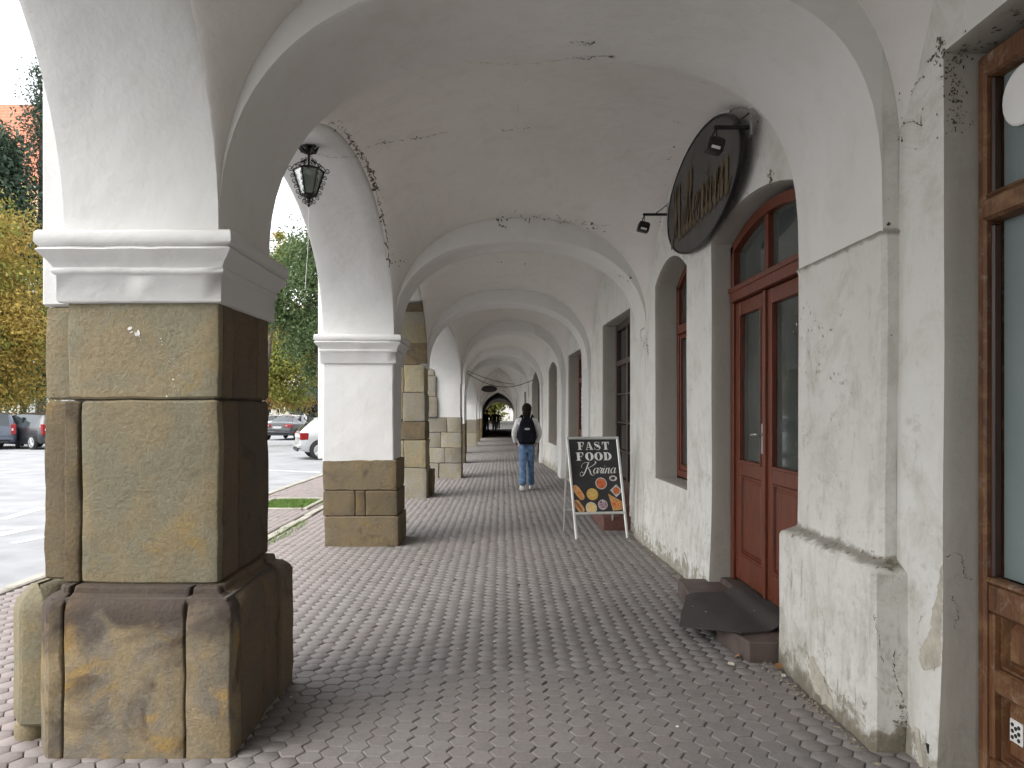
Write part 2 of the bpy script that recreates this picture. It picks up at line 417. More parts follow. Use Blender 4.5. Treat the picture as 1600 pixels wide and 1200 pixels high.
# ---- stones
def stone_block(mb_plan, z0, z1, mat, parent, name='stone', c=.010, rough=.006, rings=None, sub=.07, seed=0, ext=None):
    """a dressed stone: prism with worn edges and an uneven, finely divided surface"""
    P_ = [Vector(q) for q in mb_plan]; n = len(P_)
    # divide plan edges
    plan = []
    for i in range(n):
        a_, b_ = P_[i], P_[(i+1) % n]; L = (b_-a_).length; cnt = max(1, int(L/sub))
        ts = [0]+[min(.5, c/L)]+[j/cnt for j in range(1, cnt)]+[max(.5, 1-c/L)] if L > 4*c else [0]
        for t in ts: plan.append((a_.lerp(b_, t), t == 0, i))
    ctr = sum((q for q, _, _ in plan), Vector((0, 0)))/len(plan)
    if rings is None:
        cnt = max(1, int((z1-z0)/sub))
        rings = [(z0, c), (z0+c, 0)]+[(lerp(z0, z1, j/cnt), 0) for j in range(1, cnt)]+[(z1-c, 0), (z1, c)]
    vs = []; m = len(plan)
    nrm = []
    for i in range(n):
        e = (P_[(i+1) % n]-P_[i]).normalized(); nrm.append(Vector((-e.y, e.x)))
    for z, ins in rings:
        di = [ins if (ext is None or i in ext) else min(ins, c*.5) for i in range(n)]
        cor = []
        for i in range(n):
            n1, n2 = nrm[i-1], nrm[i]; k1, k2 = di[i-1], di[i]; dt = n1.dot(n2); den = max(.2, 1-dt*dt)
            cor.append(P_[i]+n1*((k1-k2*dt)/den)+n2*((k2-k1*dt)/den))
        for q, corner, i in plan:
            L = (P_[(i+1) % n]-P_[i]).length; t = (q-P_[i]).length/L
            r = cor[i].lerp(cor[(i+1) % n], t)
            if corner: r = r+(nrm[i-1]+nrm[i])*c*.35
            vs.append(Vector((r.x, r.y, z)))
    out = []
    for v in vs:
        a_ = noise.noise_vector(Vector((v.x*5, v.y*5, v.z*5)))*rough*.8 + noise.noise_vector(Vector((v.x*17+seed, v.y*17, v.z*17)))*rough*.5
        out.append(tuple(v+a_))
    fs = []
    for r in range(len(rings)-1):
        for i in range(m):
            j = (i+1) % m; fs.append((r*m+i, r*m+j, (r+1)*m+j, (r+1)*m+i))
    fs += [tuple(reversed(range(m))), tuple((len(rings)-1)*m+i for i in range(m))]
    me = bpy.data.meshes.new(name); me.from_pydata(out, [], fs); me.shade_smooth(); me.set_sharp_from_angle(angle=math.radians(32))
    o = link(name, me, mat, parent); return o
def rect(x0, x1, y0, y1): return [(x0, y0), (x1, y0), (x1, y1), (x0, y1)]
sid = [0]
def ST(par, plan, z0, z1, mat=None, **kw):
    sid[0] += 1; return fix(stone_block(plan, z0, z1, mat or M_ST, par, seed=sid[0], **kw))
def pillar_root(k):
    p = P[k]; e = empty('pillar', (0, 0, 0), parent=house(k)); e.location = Vector(((p['xi']+p['xo'])/2, p['n'], 0))-house(k).location
    bpy.context.view_layer.update(); return e
def capital(par, x0, x1, y0, y1, zt, s=1.):
    prof = [(zt-.325, -.015), (zt-.315, -.022), (zt-.20, -.022), (zt-.195, -.03), (zt-.185, -.038), (zt-.17, -.038), (zt-.165, -.03), (zt-.155, -.036), (zt-.135, -.048), (zt-.115, -.066), (zt-.098, -.078),
            (zt-.09, -.084), (zt-.075, -.068), (zt-.07, -.078), (zt-.055, -.088), (zt-.015, -.086), (zt-.004, -.078), (zt, -.05)]
    n = 10
    plan = []
    for (ax, ay), (bx, by) in (((x0, y0), (x1, y0)), ((x1, y0), (x1, y1)), ((x1, y1), (x0, y1)), ((x0, y1), (x0, y0))):
        plan += [(lerp(ax, bx, i/n), lerp(ay, by, i/n)) for i in range(n)]
    m = MB(); vs = []
    c = ((x0+x1)/2, (y0+y1)/2)
    for z, o_ in prof:
        for x, y in plan:
            dx = -o_ if abs(x-x1) < 1e-6 else (o_ if abs(x-x0) < 1e-6 else 0)
            dy = -o_ if abs(y-y1) < 1e-6 else (o_ if abs(y-y0) < 1e-6 else 0)
            vs.append((x+dx, y+dy, z))
    L = len(plan); fs = [(r*L+i, r*L+(i+1) % L, (r+1)*L+(i+1) % L, (r+1)*L+i) for r in range(len(prof)-1) for i in range(L)]
    fs += [tuple(reversed(range(L))), tuple((len(prof)-1)*L+i for i in range(L))]
    m.add(vs, fs); o = m.build('capital', M_PL, par, smooth=60, disp=.006, rough=.004); fix(o)

# pillar 1: the big sandstone pillar at the left
def big_pillar(k, full=True):
    p = P[k]; y = p['n']; e = pillar_root(k); g = .004
    x0, x1 = p['xo'], p['xi']; yf = p['f']
    zt = p['zs']
    b0, b1, bf = -2.07, -1.195, yf+.06; yb = y-.14
    m = MB(); m.box(x0+.03, x1-.03, y+.03, yf-.03, .0, zt-.05); fix(m.build('core', M_MORTAR, e, smooth=None))
    m = MB(); m.box(b0+.05, b1-.04, yb+.04, bf-.04, .0, .70); fix(m.build('core', M_MORTAR, e, smooth=None))
    brings = [(-.03, 0), (.05, 0), (.12, 0), (.2, 0), (.28, 0), (.36, 0), (.44, 0), (.52, 0), (.60, 0), (.645, .003), (.672, .014), (.692, .034), (.705, .058), (.712, .075), (.735, .080), (.742, .088)]
    # base stones (front row left to right, then the corridor side)
    ST(e, [(-2.115, yb+.12), (-2.02, yb), (-1.949-g, yb), (-1.949-g, yb+.40), (-2.115, yb+.40)], 0, .74, M_STB, rings=brings, rough=.008, ext=(0, 1, 4))
    ST(e, rect(-1.949+g, -1.407-g, yb, yb+.4), 0, .74, M_STB, rings=brings, rough=.010, ext=(0,))
    ST(e, rect(-1.407+g, b1-.008, yb, yb+.14), 0, .74, M_STB, rings=brings, rough=.008, ext=(0, 1))
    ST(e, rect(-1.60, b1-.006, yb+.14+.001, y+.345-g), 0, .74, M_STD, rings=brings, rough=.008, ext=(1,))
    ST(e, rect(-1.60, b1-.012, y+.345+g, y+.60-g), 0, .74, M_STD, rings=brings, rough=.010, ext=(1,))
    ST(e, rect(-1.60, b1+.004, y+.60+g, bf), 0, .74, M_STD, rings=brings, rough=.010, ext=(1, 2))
    ST(e, rect(-2.10, -1.60-2*g, yb+.42, bf), 0, .735, M_STB, rings=brings, rough=.008, ext=(2, 3))
    # outer buttress base and shaft
    ST(e, [(-2.33, yb+.26), (-2.24, yb+.16), (-2.117, yb+.16), (-2.117, yb+.72), (-2.33, yb+.72)], .07, .72, M_ST, rings=[(.075, .01), (.09, 0), (.2, 0), (.3, 0), (.4, 0), (.5, 0), (.60, 0), (.64, .01), (.67, .03), (.70, .06), (.715, .09)], rough=.008)
    ST(e, rect(-2.185, x0-.004, y+.12, yf-.12), .735, 1.59-g, M_STO, rough=.010)
    ST(e, rect(-2.18, x0-.004, y+.12, yf-.12), 1.59+g, 2.035, M_ST, rough=.008)
    m = MB(); m.box(-2.19, x0-.002, y+.115, yf-.1, 2.036, TOP-.02, .01); fix(m.build('plaster_strip', M_PL, e, disp=.006))
    # shaft
    ST(e, rect(x0, -1.945-g, y, yf), .742, 1.59-g, M_STO, rough=.012)
    ST(e, rect(-1.945+g, x1, y, y+.07), .742, 1.59-g, M_ST, rough=.009)
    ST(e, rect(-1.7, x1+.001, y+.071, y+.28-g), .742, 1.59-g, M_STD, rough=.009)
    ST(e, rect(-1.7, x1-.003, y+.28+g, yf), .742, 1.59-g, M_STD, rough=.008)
    ST(e, rect(-2.005, x1, y+.002, y+.06), 1.59+g, 2.05, M_ST, rough=.009)
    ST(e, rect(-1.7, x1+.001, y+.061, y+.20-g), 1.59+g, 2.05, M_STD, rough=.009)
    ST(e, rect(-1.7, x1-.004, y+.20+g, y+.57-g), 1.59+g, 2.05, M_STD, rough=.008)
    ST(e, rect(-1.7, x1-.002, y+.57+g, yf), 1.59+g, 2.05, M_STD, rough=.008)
    capital(e, x0, x1, y, yf, zt)
    # stub of round stone under the buttress
    if full:
        m = MB(); m.lathe([(.03, -.05), (.062, -.04), (.068, .02), (.066, .065), (.05, .09)], (-2.235, yb+.24, 0), 14); fix(m.build('round_stub', M_ST, e, rough=.006))
for k in (0, 1): big_pillar(k, False)
big_pillar(2)
# pillar 2: plastered over three courses of brown stone
def pillar_two():
    k = 3; p = P[k]; e = pillar_root(k); x0, x1, y, yf = p['xo'], p['xi'], p['n'], p['f']; g = .003
    m = MB(); m.box(x0+.02, x1-.02, y+.03, yf-.03, .0, .96); fix(m.build('core', M_MORTAR, e, smooth=None))
    xa = lambda px: (px-CX)/F*y
    def rowz(py): return H0-(py-CY)/F*y
    z1, z2, z3 = .335, .625, .965
    ST(e, rect(x0+.02, x1+.05, y-.02, yf+.01), -.02, z1-g, M_STO, rough=.010)
    ST(e, rect(x0+.0, xa(555)-g, y-.01, yf), z1+g, z2-g, M_STO)
    ST(e, rect(xa(555)+g, xa(571)-g, y-.008, yf), z1+g, z2-g, M_STO)
    ST(e, rect(xa(571)+g, x1+.035, y-.01, yf), z1+g, z2-g, M_STO)
    ST(e, rect(x0+.0, x1+.03, y-.008, yf), z2+g, z3, M_STO, rough=.012)
    n = 14
    m = MB(); m.loft(rect(x0, x1-.005, y, yf), [(z3-.03, .02), (z3-.01, 0)]+[(lerp(z3, 2.06, i/8), 0) for i in range(1, 9)], cc=.012); fix(m.build('shaft', M_PL, e, disp=.012, rough=.003))
    m = MB(); m.box(-2.10, x0-.002, y+.1, yf-.05, .97, TOP-.02, .01); fix(m.build('plaster_strip', M_PL, e, disp=.006))
    capital(e, x0, x1, y, yf, p['zs'])
pillar_two()
# pillar 3: battered stone buttress rising into the arch
def pillar_three():
    k = 4; p = P[k]; e = pillar_root(k); y, yf = p['n'], p['f']; x0, x1 = -2.0, p['xi']
    zs_ = [-.03, .52, 1.0, 1.32, 1.82, 2.3, 2.75, 3.25]
    m = MB(); m.box(x0+.02, x1-.12, y+.03, yf-.03, -.0, 2.2); fix(m.build('core', M_MORTAR, e, smooth=None))
    mats = [M_STP, M_ST, M_STO, M_STP, M_ST, M_STO, M_STO]
    for i in range(7):
        xa = x1+.02-.055*(zs_[i]/2.6); xs = -1.72+.03*math.sin(i*2.1)
        if i >= 5: pl = rect(x0-.01, x1-.10-.03*(i-5), y-.045, y+.1)
        else: pl = rect(xs, xa, y-.05, yf)
        ST(e, pl, zs_[i]+.004, zs_[i+1]-.004, mats[i] if i != 3 else M_STP, rough=.014)
        if i < 5: ST(e, rect(x0, xs-.006, y-.04, yf), zs_[i]+.05*(i % 2), zs_[i+1]-.006, M_ST, rough=.012)
    ST(e, rect(x1-.1, x1+.09, y+.3, yf+.1), -.02, .45, M_STO, rough=.012)
    m = MB(); m.box(x0, x1-.03, y, yf, 2.2, 2.26, .01); fix(m.build('plaster_band', M_PL, e))
pillar_three()
def voussoirs(k, cuts, mat, x0, x1):
    a, b = P[k], P[k+1]; e = pillar_root(k+1) if 0 else [o for o in house(k+1).children if o.name.startswith('pillar')][0]
    c = (a['f']+b['n'])/2; h_ = (b['n']-a['f'])/2; rr = random.Random(5)
    def pt(u, off):
        th = math.acos(-u); D = c+h_*u; z = lerp(a['zs'], b['zs'], (u+1)/2)+(SR[k])*f_el(u); nx, nz = -math.cos(th)*0+u/h_, f_el(u)/SR[k]; L = math.hypot(nx, nz)
        return D-nx/L*off, z-nz/L*off
    for i in range(len(cuts)-1):
        ua, ub = cuts[i], cuts[i+1]; off = .035+rr.random()*.02; m = MB(); rows = []
        n_ = 5
        for xx, o_ in ((x0, -.05), (x0, off-.01), (x0+.02, off), (x1-.02, off), (x1, off-.012), (x1, -.05)):
            rows.append([(xx, )+pt(lerp(ua, ub, j/n_)+(.003 if j == 0 else -.003 if j == n_ else 0), o_-(.008 if j in (0, n_) and o_ > 0 else 0)) for j in range(n_+1)])
        m.grid(rows); fix(m.build('stone', mat[i % len(mat)], e, smooth=40, rough=.008))
voussoirs(3, [.995, .93, .80, .66, .55], [M_STO, M_ST, M_STP], -1.99, -1.30)
def stone_pillar(k, ztop, rows, mat, left_extra=False):
    p = P[k]; e = pillar_root(k); y, yf = p['n'], p['f']; x0, x1 = p['xo'], p['xi']; zf = zg(y)
    m = MB(); m.box(x0+.02, x1-.02, y+.03, yf-.03, zf-.1, ztop-.05); fix(m.build('core', M_MORTAR, e, smooth=None))
    rr = random.Random(k*11)
    for i in range(rows):
        a_, b_ = lerp(zf, ztop, i/rows), lerp(zf, ztop, (i+1)/rows)
        cuts = [x0]+([lerp(x0, x1, rr.uniform(.35, .62))] if (rows > 2) else [])+[x1+.012]
        for q in range(len(cuts)-1):
            ST(e, rect(cuts[q]+.004, cuts[q+1]-.004, y-.015-rr.random()*.02, yf), a_+(0.0 if i else -.03)+.004, b_-.004, mat, rough=.014, sub=.12)
    m = MB(); m.box(x0+.02, x1-.006, y, yf, ztop-.01, p['zs']+.01, .012); fix(m.build('shaft', M_PL, e, disp=.008))
    if left_extra:
        for i in range(3):
            ST(e, rect(x0-.03, x0+.27-.03*i, y-.07, y+.2), ztop+.46*i+.004, ztop+.46*(i+1)-.004, M_STP, rough=.014)
stone_pillar(5, 1.35, 4, M_STP, True)
stone_pillar(6, 1.1, 2, M_STO)
stone_pillar(7, 1.1, 2, M_STO)
stone_pillar(8, 1.05, 2, M_STP)
stone_pillar(9, 1.0, 2, M_STO)
stone_pillar(10, .95, 2, M_STO)
for k in (11,):
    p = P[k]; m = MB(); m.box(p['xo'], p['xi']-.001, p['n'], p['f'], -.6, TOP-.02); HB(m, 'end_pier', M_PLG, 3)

# ---- right hand wall, its piers and openings
def opening(Da, Db, z0, zs, rise, n=10):
    pts = [(Da, z0), (Db, z0)]
    if rise <= 0: return pts+[(Db, zs), (Da, zs)]
    for i in range(n+1):
        t = i/n; pts.append((lerp(Db, Da, t), zs+rise*(1-(2*t-1)**2)))
    return pts
def inside(pt, poly):
    x, y = pt; c = False
    for i in range(len(poly)):
        x1, y1 = poly[i]; x2, y2 = poly[i-1]
        if (y1 > y) != (y2 > y) and x < (x2-x1)*(y-y1)/(y2-y1)+x1: c = not c
    return c
def wall_panel(k, D0, D1, ops, batter=.0, depth=.17, step=.22, jam=M_PLG):
    xw = lambda D, z: lerp(XW[k][0], XW[k][1], min(1, max(0, (D-D0)/(D1-D0)))) - batter*max(0, 1-max(0, z-zg(D))/.8)**1.5
    z0, z1 = zg(D1)-.1, TOP-.02
    vs = [(D0, z0), (D1, z0), (D1, z1), (D0, z1)]; es = []
    def ring(pts):
        n = len(vs); vs.extend(pts); es.extend([(n+i, n+(i+1) % len(pts)) for i in range(len(pts))])
    es.extend([(0, 1), (1, 2), (2, 3), (3, 0)])
    for o_ in ops:
        d = []
        for i in range(len(o_)):
            a_, b_ = Vector(o_[i]), Vector(o_[(i+1) % len(o_)]); c_ = max(1, int((b_-a_).length/step))
            d += [tuple(a_.lerp(b_, j/c_)) for j in range(c_)]
        ring(d); o_[:] = d
    r = random.Random(k)
    nx = int((D1-D0)/step); nz = int((z1-z0)/step)
    for i in range(1, nx):
        for j in range(1, nz):
            q = (D0+(i+r.uniform(-.2, .2))*(D1-D0)/nx, z0+(j+r.uniform(-.2, .2))*(z1-z0)/nz)
            if not any(inside(q, o_) for o_ in ops): vs.append(q)
    V2, _, F2, *_r = delaunay_2d_cdt([Vector(v) for v in vs], es, [], 0, 1e-5)
    m = MB(); fs = []
    for f in F2:
        c_ = sum((V2[i] for i in f), Vector((0, 0)))/len(f)
        if not any(inside(c_, o_) for o_ in ops): fs.append(f)
    m.add([(xw(v[0], v[1]), v[0], v[1]) for v in V2], fs)
    HB(m, 'wall', M_PLW, HI(k), disp=.007, smooth=70)
    for o_ in ops:   # reveals, with a rounded arris
        rows = []
        for t in (0, .012, .035, .08, depth+.06):
            ctr = sum((Vector(q) for q in o_), Vector((0, 0)))/len(o_); row = []
            for q in o_+[o_[0]]:
                d = (ctr-Vector(q)).normalized()*(.0 if t == 0 else .004 if t < .02 else .008)
                row.append((xw(q[0], q[1])+t, q[0]+d.x, q[1]+d.y))
            rows.append(row)
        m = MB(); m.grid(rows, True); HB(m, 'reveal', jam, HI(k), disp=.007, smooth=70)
    return xw
def right_pier(k):
    p = P[k]; zf = zg(p['n'])-.1; xb = max(XW[max(0, k-1)][1], XW[min(k, len(XW)-1)][0])+.25
    rings = [(zf, -.09), (.0 if k < 5 else zf+.1, -.088), (.3, -.084), (.55, -.082), (.795, -.08), (.815, -.07), (.84, -.03), (.855, -.006), (.87, 0), (1.2, 0), (1.6, 0), (2.0, 0), (2.33, 0), (2.352, -.004), (2.362, -.012), (2.385, .01), (2.40, .014), (2.7, .01), (3.2, 0), (TOP-.03, 0)] if k <= 2 else \
            [(zf, -.03), (zf+.5, -.015), (1, 0), (2, 0), (3, 0), (TOP-.03, 0)]
    lowr = [q for q in rings if q[0] < 2.39 or k > 2][:-1 if k > 2 else None]
    if k > 2: lowr = [q for q in lowr if q[0] < p['zs']]+[(p['zs'], 0)]
    m = MB(); m.loft(rect(p['xr'], xb, p['n'], p['fr']+(.03 if k <= 2 else 0)), lowr, cc=.02)
    for yy, fl in ((p['n'], False), (p['fr'], True)):
        m.grid([[(lerp(p['xr']-.002, xb, i/3), yy+(.0008 if not fl else -.0008), lerp(lowr[-1][0]-.02, TOP-.03, j/9)) for i in range(4)] for j in range(10)], fl)
    HB(m, 'wall_pier', M_PLP if k <= 2 else M_PLW if k == 3 else M_PL, HI(k), disp=.012, rough=.003)
for k in range(len(P)): right_pier(k)
ops_by_bay = {
 0: [opening(-4.2, -2.8, .25, 2.9, .12)],
 1: [opening(1.72, 3.15, -.02, 3.04, 0)],
 2: [opening(4.475, 6.2, .02, 2.9, .16), opening(6.92, 8.12, .80, 2.86, .19)],
 3: [opening(9.75, 11.9, .02, 2.85, 0)],
 4: [opening(14.35, 16.5, .02, 2.70, 0)],
 5: [opening(18.6, 20.6, .62, 2.55, .2)],
 6: [opening(23.4, 26.6, -.10, 2.35, .42)],
 7: [opening(29.5, 30.6, .5, 2.2, 0)],
 8: [opening(36.0, 37.4, -.15, 2.1, 0)],
 9: [opening(41.5, 42.6, .4, 1.9, 0)],
 10: []}
XF = {}
for k in range(len(P)-1):
    a, b = P[k], P[k+1]
    XF[k] = wall_panel(k, a['fr'], b['n'], ops_by_bay[k], batter=.025 if k == 2 else .03, step=.2 if k < 5 else .6)

# ---- doors and windows
def frame_arch(m, x0, x1, Da, Db, z0, zs, rise, w_, n=14):
    """frame following an opening with a segmental head"""
    m.box(x0, x1, Da, Da+w_, z0, zs, .004); m.box(x0, x1, Db-w_, Db, z0, zs, .004)
    rows = [[], [], [], []]
    for i in range(n+1):
        t = i/n; D = lerp(Da, Db, t); z = zs+rise*(1-(2*t-1)**2)
        zi = zs-w_+(rise)*(1-(2*t-1)**2)
        for r_, (xx, zz) in enumerate(((x1, z), (x0, z), (x0, zi), (x1, zi))): rows[r_].append((xx, D, zz))
    m.grid([rows[0], rows[1], rows[2], rows[3], rows[0]])
def pane(par, x, Da, Db, z0, z1, mat, zs=None, rise=0, Dfull=None):
    m = MB()
    if rise:
        n = 8; lo = []; hi = []
        for i in range(n+1):
            D = lerp(Da, Db, i/n); t = (D-Dfull[0])/(Dfull[1]-Dfull[0]); lo.append(D); hi.append(zs+rise*(1-(2*t-1)**2))
        m.grid([[(x, D, z0) for D in lo], [(x, D, z) for D, z in zip(lo, hi)]]); m.grid([[(x+.006, D, z0) for D in lo], [(x+.006, D, z) for D, z in zip(lo, hi)]])
    else: m.box(x, x+.006, Da, Db, z0, z1)
    return fix(m.build('pane', mat, par, smooth=None))
def droot(name, k, x, D, z, label=None):
    e = empty(name, parent=house(k)); e.location = Vector((x, D, z))-house(k).location
    if label: e['label'] = label
    bpy.context.view_layer.update(); return e
def bpart(par, name, mat, boxes, c=.004):
    m = MB()
    for q in boxes: m.box(*q, c)
    return fix(m.build(name, mat, par))
def panel(par, x, Da, Db, z0, z1, mat, d=.014, name='panel'):
    """raised and fielded panel"""
    m = MB(); i1, i2 = .012, .05
    rows = []
    for dx, ins in ((0.02, 0), (-.006, .002), (-.006, i1), (d, i1+.006), (d, i1+.012), (0.0, i2), (0.0, i2+.004)):
        a_, b_, c_, e_ = Da+ins, Db-ins, z0+ins, z1-ins
        rows.append([(x+dx, a_, c_), (x+dx, b_, c_), (x+dx, b_, e_), (x+dx, a_, e_), (x+dx, a_, c_)])
    m.grid(rows); L = rows[-1]; m.add(L[:4], [(0, 1, 2, 3)])
    return fix(m.build(name, mat, par, smooth=20))

# the red-brown double door
x = 1.885; d = droot('door', 2, x, 5.39, .17, 'red-brown varnished double door with glazed leaves and arched fanlight')
m = MB(); frame_arch(m, x-.02, x+.09, 4.49, 6.18, .17, 2.86, .15, .075); fix(m.build('frame', M_WRED, d))
bpart(d, 'transom', M_WRED, [(x-.045, x+.08, 4.66, 6.12, 2.40, 2.50), (x-.055, x+.02, 4.65, 6.13, 2.475, 2.515)])
bpart(d, 'mullion', M_WRED, [(x-.005, x+.06, 5.355, 5.425, 2.50, 2.95)])
for Da, Db in ((4.675, 5.355), (5.425, 6.105)): pane(d, x+.035, Da, Db, 2.5, 0, M_GL, 2.80, .15, (4.6, 6.18))
for s, (Da, Db) in enumerate(((4.68, 5.385), (5.395, 6.10))):
    sw = .105; zl, zh = .19, 2.395
    bpart(d, 'leaf', M_WRED, [(x+.0, x+.05, Da, Da+sw, zl, zh), (x, x+.05, Db-sw, Db, zl, zh), (x+.002, x+.048, Da+sw, Db-sw, zh-.11, zh), (x+.002, x+.048, Da+sw, Db-sw, 1.02, 1.14), (x+.002, x+.048, Da+sw, Db-sw, zl, zl+.2)], .006)
    bpart(d, 'bead', M_WRED, [(x-.008, x+.03, Da+sw, Da+sw+.014, 1.14, 2.285), (x-.008, x+.03, Db-sw-.014, Db-sw, 1.14, 2.285), (x-.012, x+.03, Da+sw-.01, Db-sw+.01, 1.125, 1.145)], .003)
    pane(d, x+.03, Da+sw, Db-sw, 1.14, 2.285, M_GL)
    panel(d, x+.012, Da+sw, Db-sw, zl+.2, 1.02, M_WRED)
bpart(d, 'astragal', M_WRED, [(x-.022, x+.01, 5.37, 5.41, .19, 2.395)], .006)
m = MB(); m.box(x-.012, x-.002, 5.43, 5.47, 1.22, 1.44, .003); m.tube([(x-.01, 5.45, 1.36), (x-.055, 5.45, 1.36), (x-.06, 5.46, 1.36), (x-.055, 5.56, 1.355)], .008); fix(m.build('handle', M_STEEL, d))
m = MB(); m.box(1.79, 1.96, 4.5, 6.22, .02, .165, .012); fix(m.build('threshold', M_STEP, d, rough=.008, disp=.004))
# arched window beyond it
x = 1.88; d = droot('window', 2, x, 7.5, .8, 'narrow arched red-brown window under the oval sign')
m = MB(); frame_arch(m, x-.01, x+.08, 6.94, 8.10, .83, 2.84, .18, .07); m.box(x-.01, x+.08, 7.0, 8.04, .83, .90, .004); fix(m.build('frame', M_WRED, d))
bpart(d, 'transom', M_WRED, [(x-.03, x+.06, 7.0, 8.04, 2.33, 2.42)])
bpart(d, 'mullion', M_WRED, [(x-.02, x+.05, 7.485, 7.555, .90, 2.33), (x-.02, x+.05, 7.485, 7.555, 2.42, 2.94)])
for Da, Db in ((7.01, 7.485), (7.555, 8.03)):
    pane(d, x+.03, Da, Db, .9, 2.33, M_GL); pane(d, x+.03, Da, Db, 2.42, 0, M_GL, 2.78, .18, (6.94, 8.1))
    bpart(d, 'sash', M_WRED, [(x+.005, x+.04, Da, Da+.04, .9, 2.33), (x+.005, x+.04, Db-.04, Db, .9, 2.33), (x+.006, x+.039, Da+.04, Db-.04, .9, .96), (x+.006, x+.039, Da+.04, Db-.04, 2.28, 2.33)])
m = MB(); m.box(1.70, 1.93, 6.90, 8.13, .765, .80, .01); fix(m.build('sill', M_PLG, d, disp=.005))
# worn door at the right edge of the view
x = 2.0; d = droot('door', 1, x, 2.43, 0, 'worn brown panelled door with a big frosted pane at the right edge')
bpart(d, 'frame', M_WOLD, [(x-.03, x+.08, 3.085, 3.135, 0, 3.0), (x-.03, x+.08, 1.74, 1.83, 0, 3.0), (x-.028, x+.078, 1.83, 3.085, 2.90, 3.0)], .01)
bpart(d, 'bead', M_WDRK, [(x-.01, x+.03, 3.062, 3.084, .86, 2.30), (x-.01, x+.03, 3.062, 3.084, 2.42, 2.9)], .008)
bpart(d, 'transom', M_WOLD, [(x-.05, x+.06, 1.83, 3.083, 2.31, 2.40), (x-.035, x+.02, 1.83, 3.083, 2.40, 2.425)], .012)
bpart(d, 'rail', M_WOLD, [(x-.02, x+.05, 1.83, 3.083, .72, .84), (x-.035, x+.02, 1.83, 3.083, .84, .865), (x-.012, x+.05, 1.83, 3.083, .40, .50), (x-.014, x+.05, 1.83, 3.083, .02, .13)], .008)
for q_ in ((x-.016, x+.05, 3.05, 3.083, .13, .72), (x-.016, x+.05, 2.50, 2.60, .13, .40), (x-.016, x+.05, 2.50, 2.60, .50, .72), (x-.016, x+.05, 1.83, 1.9, .13, .72)): bpart(d, 'stile', M_WOLD, [q_], .006)
pane(d, x+.035, 1.83, 3.062, .865, 2.31, M_GLF); pane(d, x+.035, 1.83, 3.062, 2.425, 2.9, M_GLF)
for z0, z1 in ((.13, .40), (.50, .72)):
    for Da, Db in ((2.60, 3.05), (1.9, 2.5)): panel(d, x+.018, Da, Db, z0, z1, M_WOLD, .022)
m = MB(); m.lathe([(.0, 0), (.11, 0), (.118, .006), (.10, .016), (.0, .022)], (0, 0, 0), 24, Matrix.Rotation(math.pi/2, 3, 'Y') @ Matrix.Scale(1.0, 3)); fix(m.build('round_disc', M_WHITE, d, M=Matrix.Translation((x+.012, 2.93, 2.77))))
s = bpart(d, 'vent_plate', M_CHIP, [(x+.010, x+.018, 2.92, 2.995, .235, .325)], .004)
m = MB()
for a_, b_ in ((.018, .02), (.018, .045), (.018, .07), (.055, .02), (.055, .045), (.055, .07), (.036, .06), (.036, .032)): 
    m.lathe([(.008, 0), (.008, .003)], (0, 0, 0), 8, None); 
    for i in range(len(m.v)-16, len(m.v)): vx = m.v[i]; m.v[i] = (x+.007+vx[2], 2.92+a_+vx[0], .235+b_+vx[1])
bpy.context.view_layer.update(); o = fix(m.build('hole', M_BLACK, s, smooth=None))
# dark doorway behind the board, red panelled door, slim red window, arched dark doorway, little ones
x = 1.78; d = droot('door', 3, x, 10.8, 0, 'dark doorway with narrow panes behind the food board')
bpart(d, 'frame', M_WDRK, [(x, x+.08, 9.76, 9.86, .1, 2.84), (x, x+.08, 11.78, 11.88, .1, 2.84), (x+.001, x+.079, 9.86, 11.78, 2.74, 2.84), (x, x+.08, 10.76, 10.86, .1, 2.74), (x+.001, x+.07, 9.86, 10.76, 2.2, 2.28), (x+.001, x+.07, 10.86, 11.78, 2.2, 2.28), (x+.001, x+.07, 9.86, 11.78, .1, .5)])
for Da, Db in ((9.86, 10.76), (10.86, 11.78)):
    for z0, z1 in ((.5, 1.3), (1.34, 2.2), (2.28, 2.74)): pane(d, x+.04, Da, Db, z0, z1, M_GLD)
    for zz in (.9, 1.32, 1.75): bpart(d, 'glazing_bar', M_WDRK, [(x+.01, x+.04, Da, Db, zz, zz+.03)])
x = 1.66; d = droot('door', 4, x, 15.4, 0, 'red-brown panelled shop door with white lettering on its glass')
bpart(d, 'frame', M_WRED, [(x, x+.08, 14.36, 14.46, .05, 2.7), (x, x+.08, 16.4, 16.5, .05, 2.7), (x+.001, x+.079, 14.46, 16.4, 2.6, 2.7), (x, x+.08, 15.38, 15.48, .05, 2.6), (x, x+.07, 14.46, 15.38, 2.1, 2.2), (x, x+.07, 15.48, 16.4, 2.1, 2.2), (x+.001, x+.07, 14.46, 15.38, .95, 1.1), (x+.001, x+.07, 15.48, 16.4, .95, 1.1)])
for Da, Db in ((14.46, 15.38), (15.48, 16.4)):
    pane(d, x+.04, Da, Db, 1.1, 2.1, M_GLD); pane(d, x+.04, Da, Db, 2.2, 2.6, M_GLD)
    panel(d, x+.02, Da, Db, .05, .5, M_WRED); panel(d, x+.02, Da, Db, .52, .95, M_WRED)
m = MB(); rr = random.Random(3)
for col in range(2):
    for i in range(9):
        zz = 1.2+i*.09; m.box(x+.032, x+.036, 15.75+col*.35, 15.75+col*.35+rr.uniform(.06, .12), zz, zz+rr.uniform(.04, .07))
for i in range(5): m.box(x+.032, x+.036, 15.9, 16.0, 2.25+i*.06, 2.29+i*.06)
fix(m.build('lettering', M_WHITE, d, smooth=None))
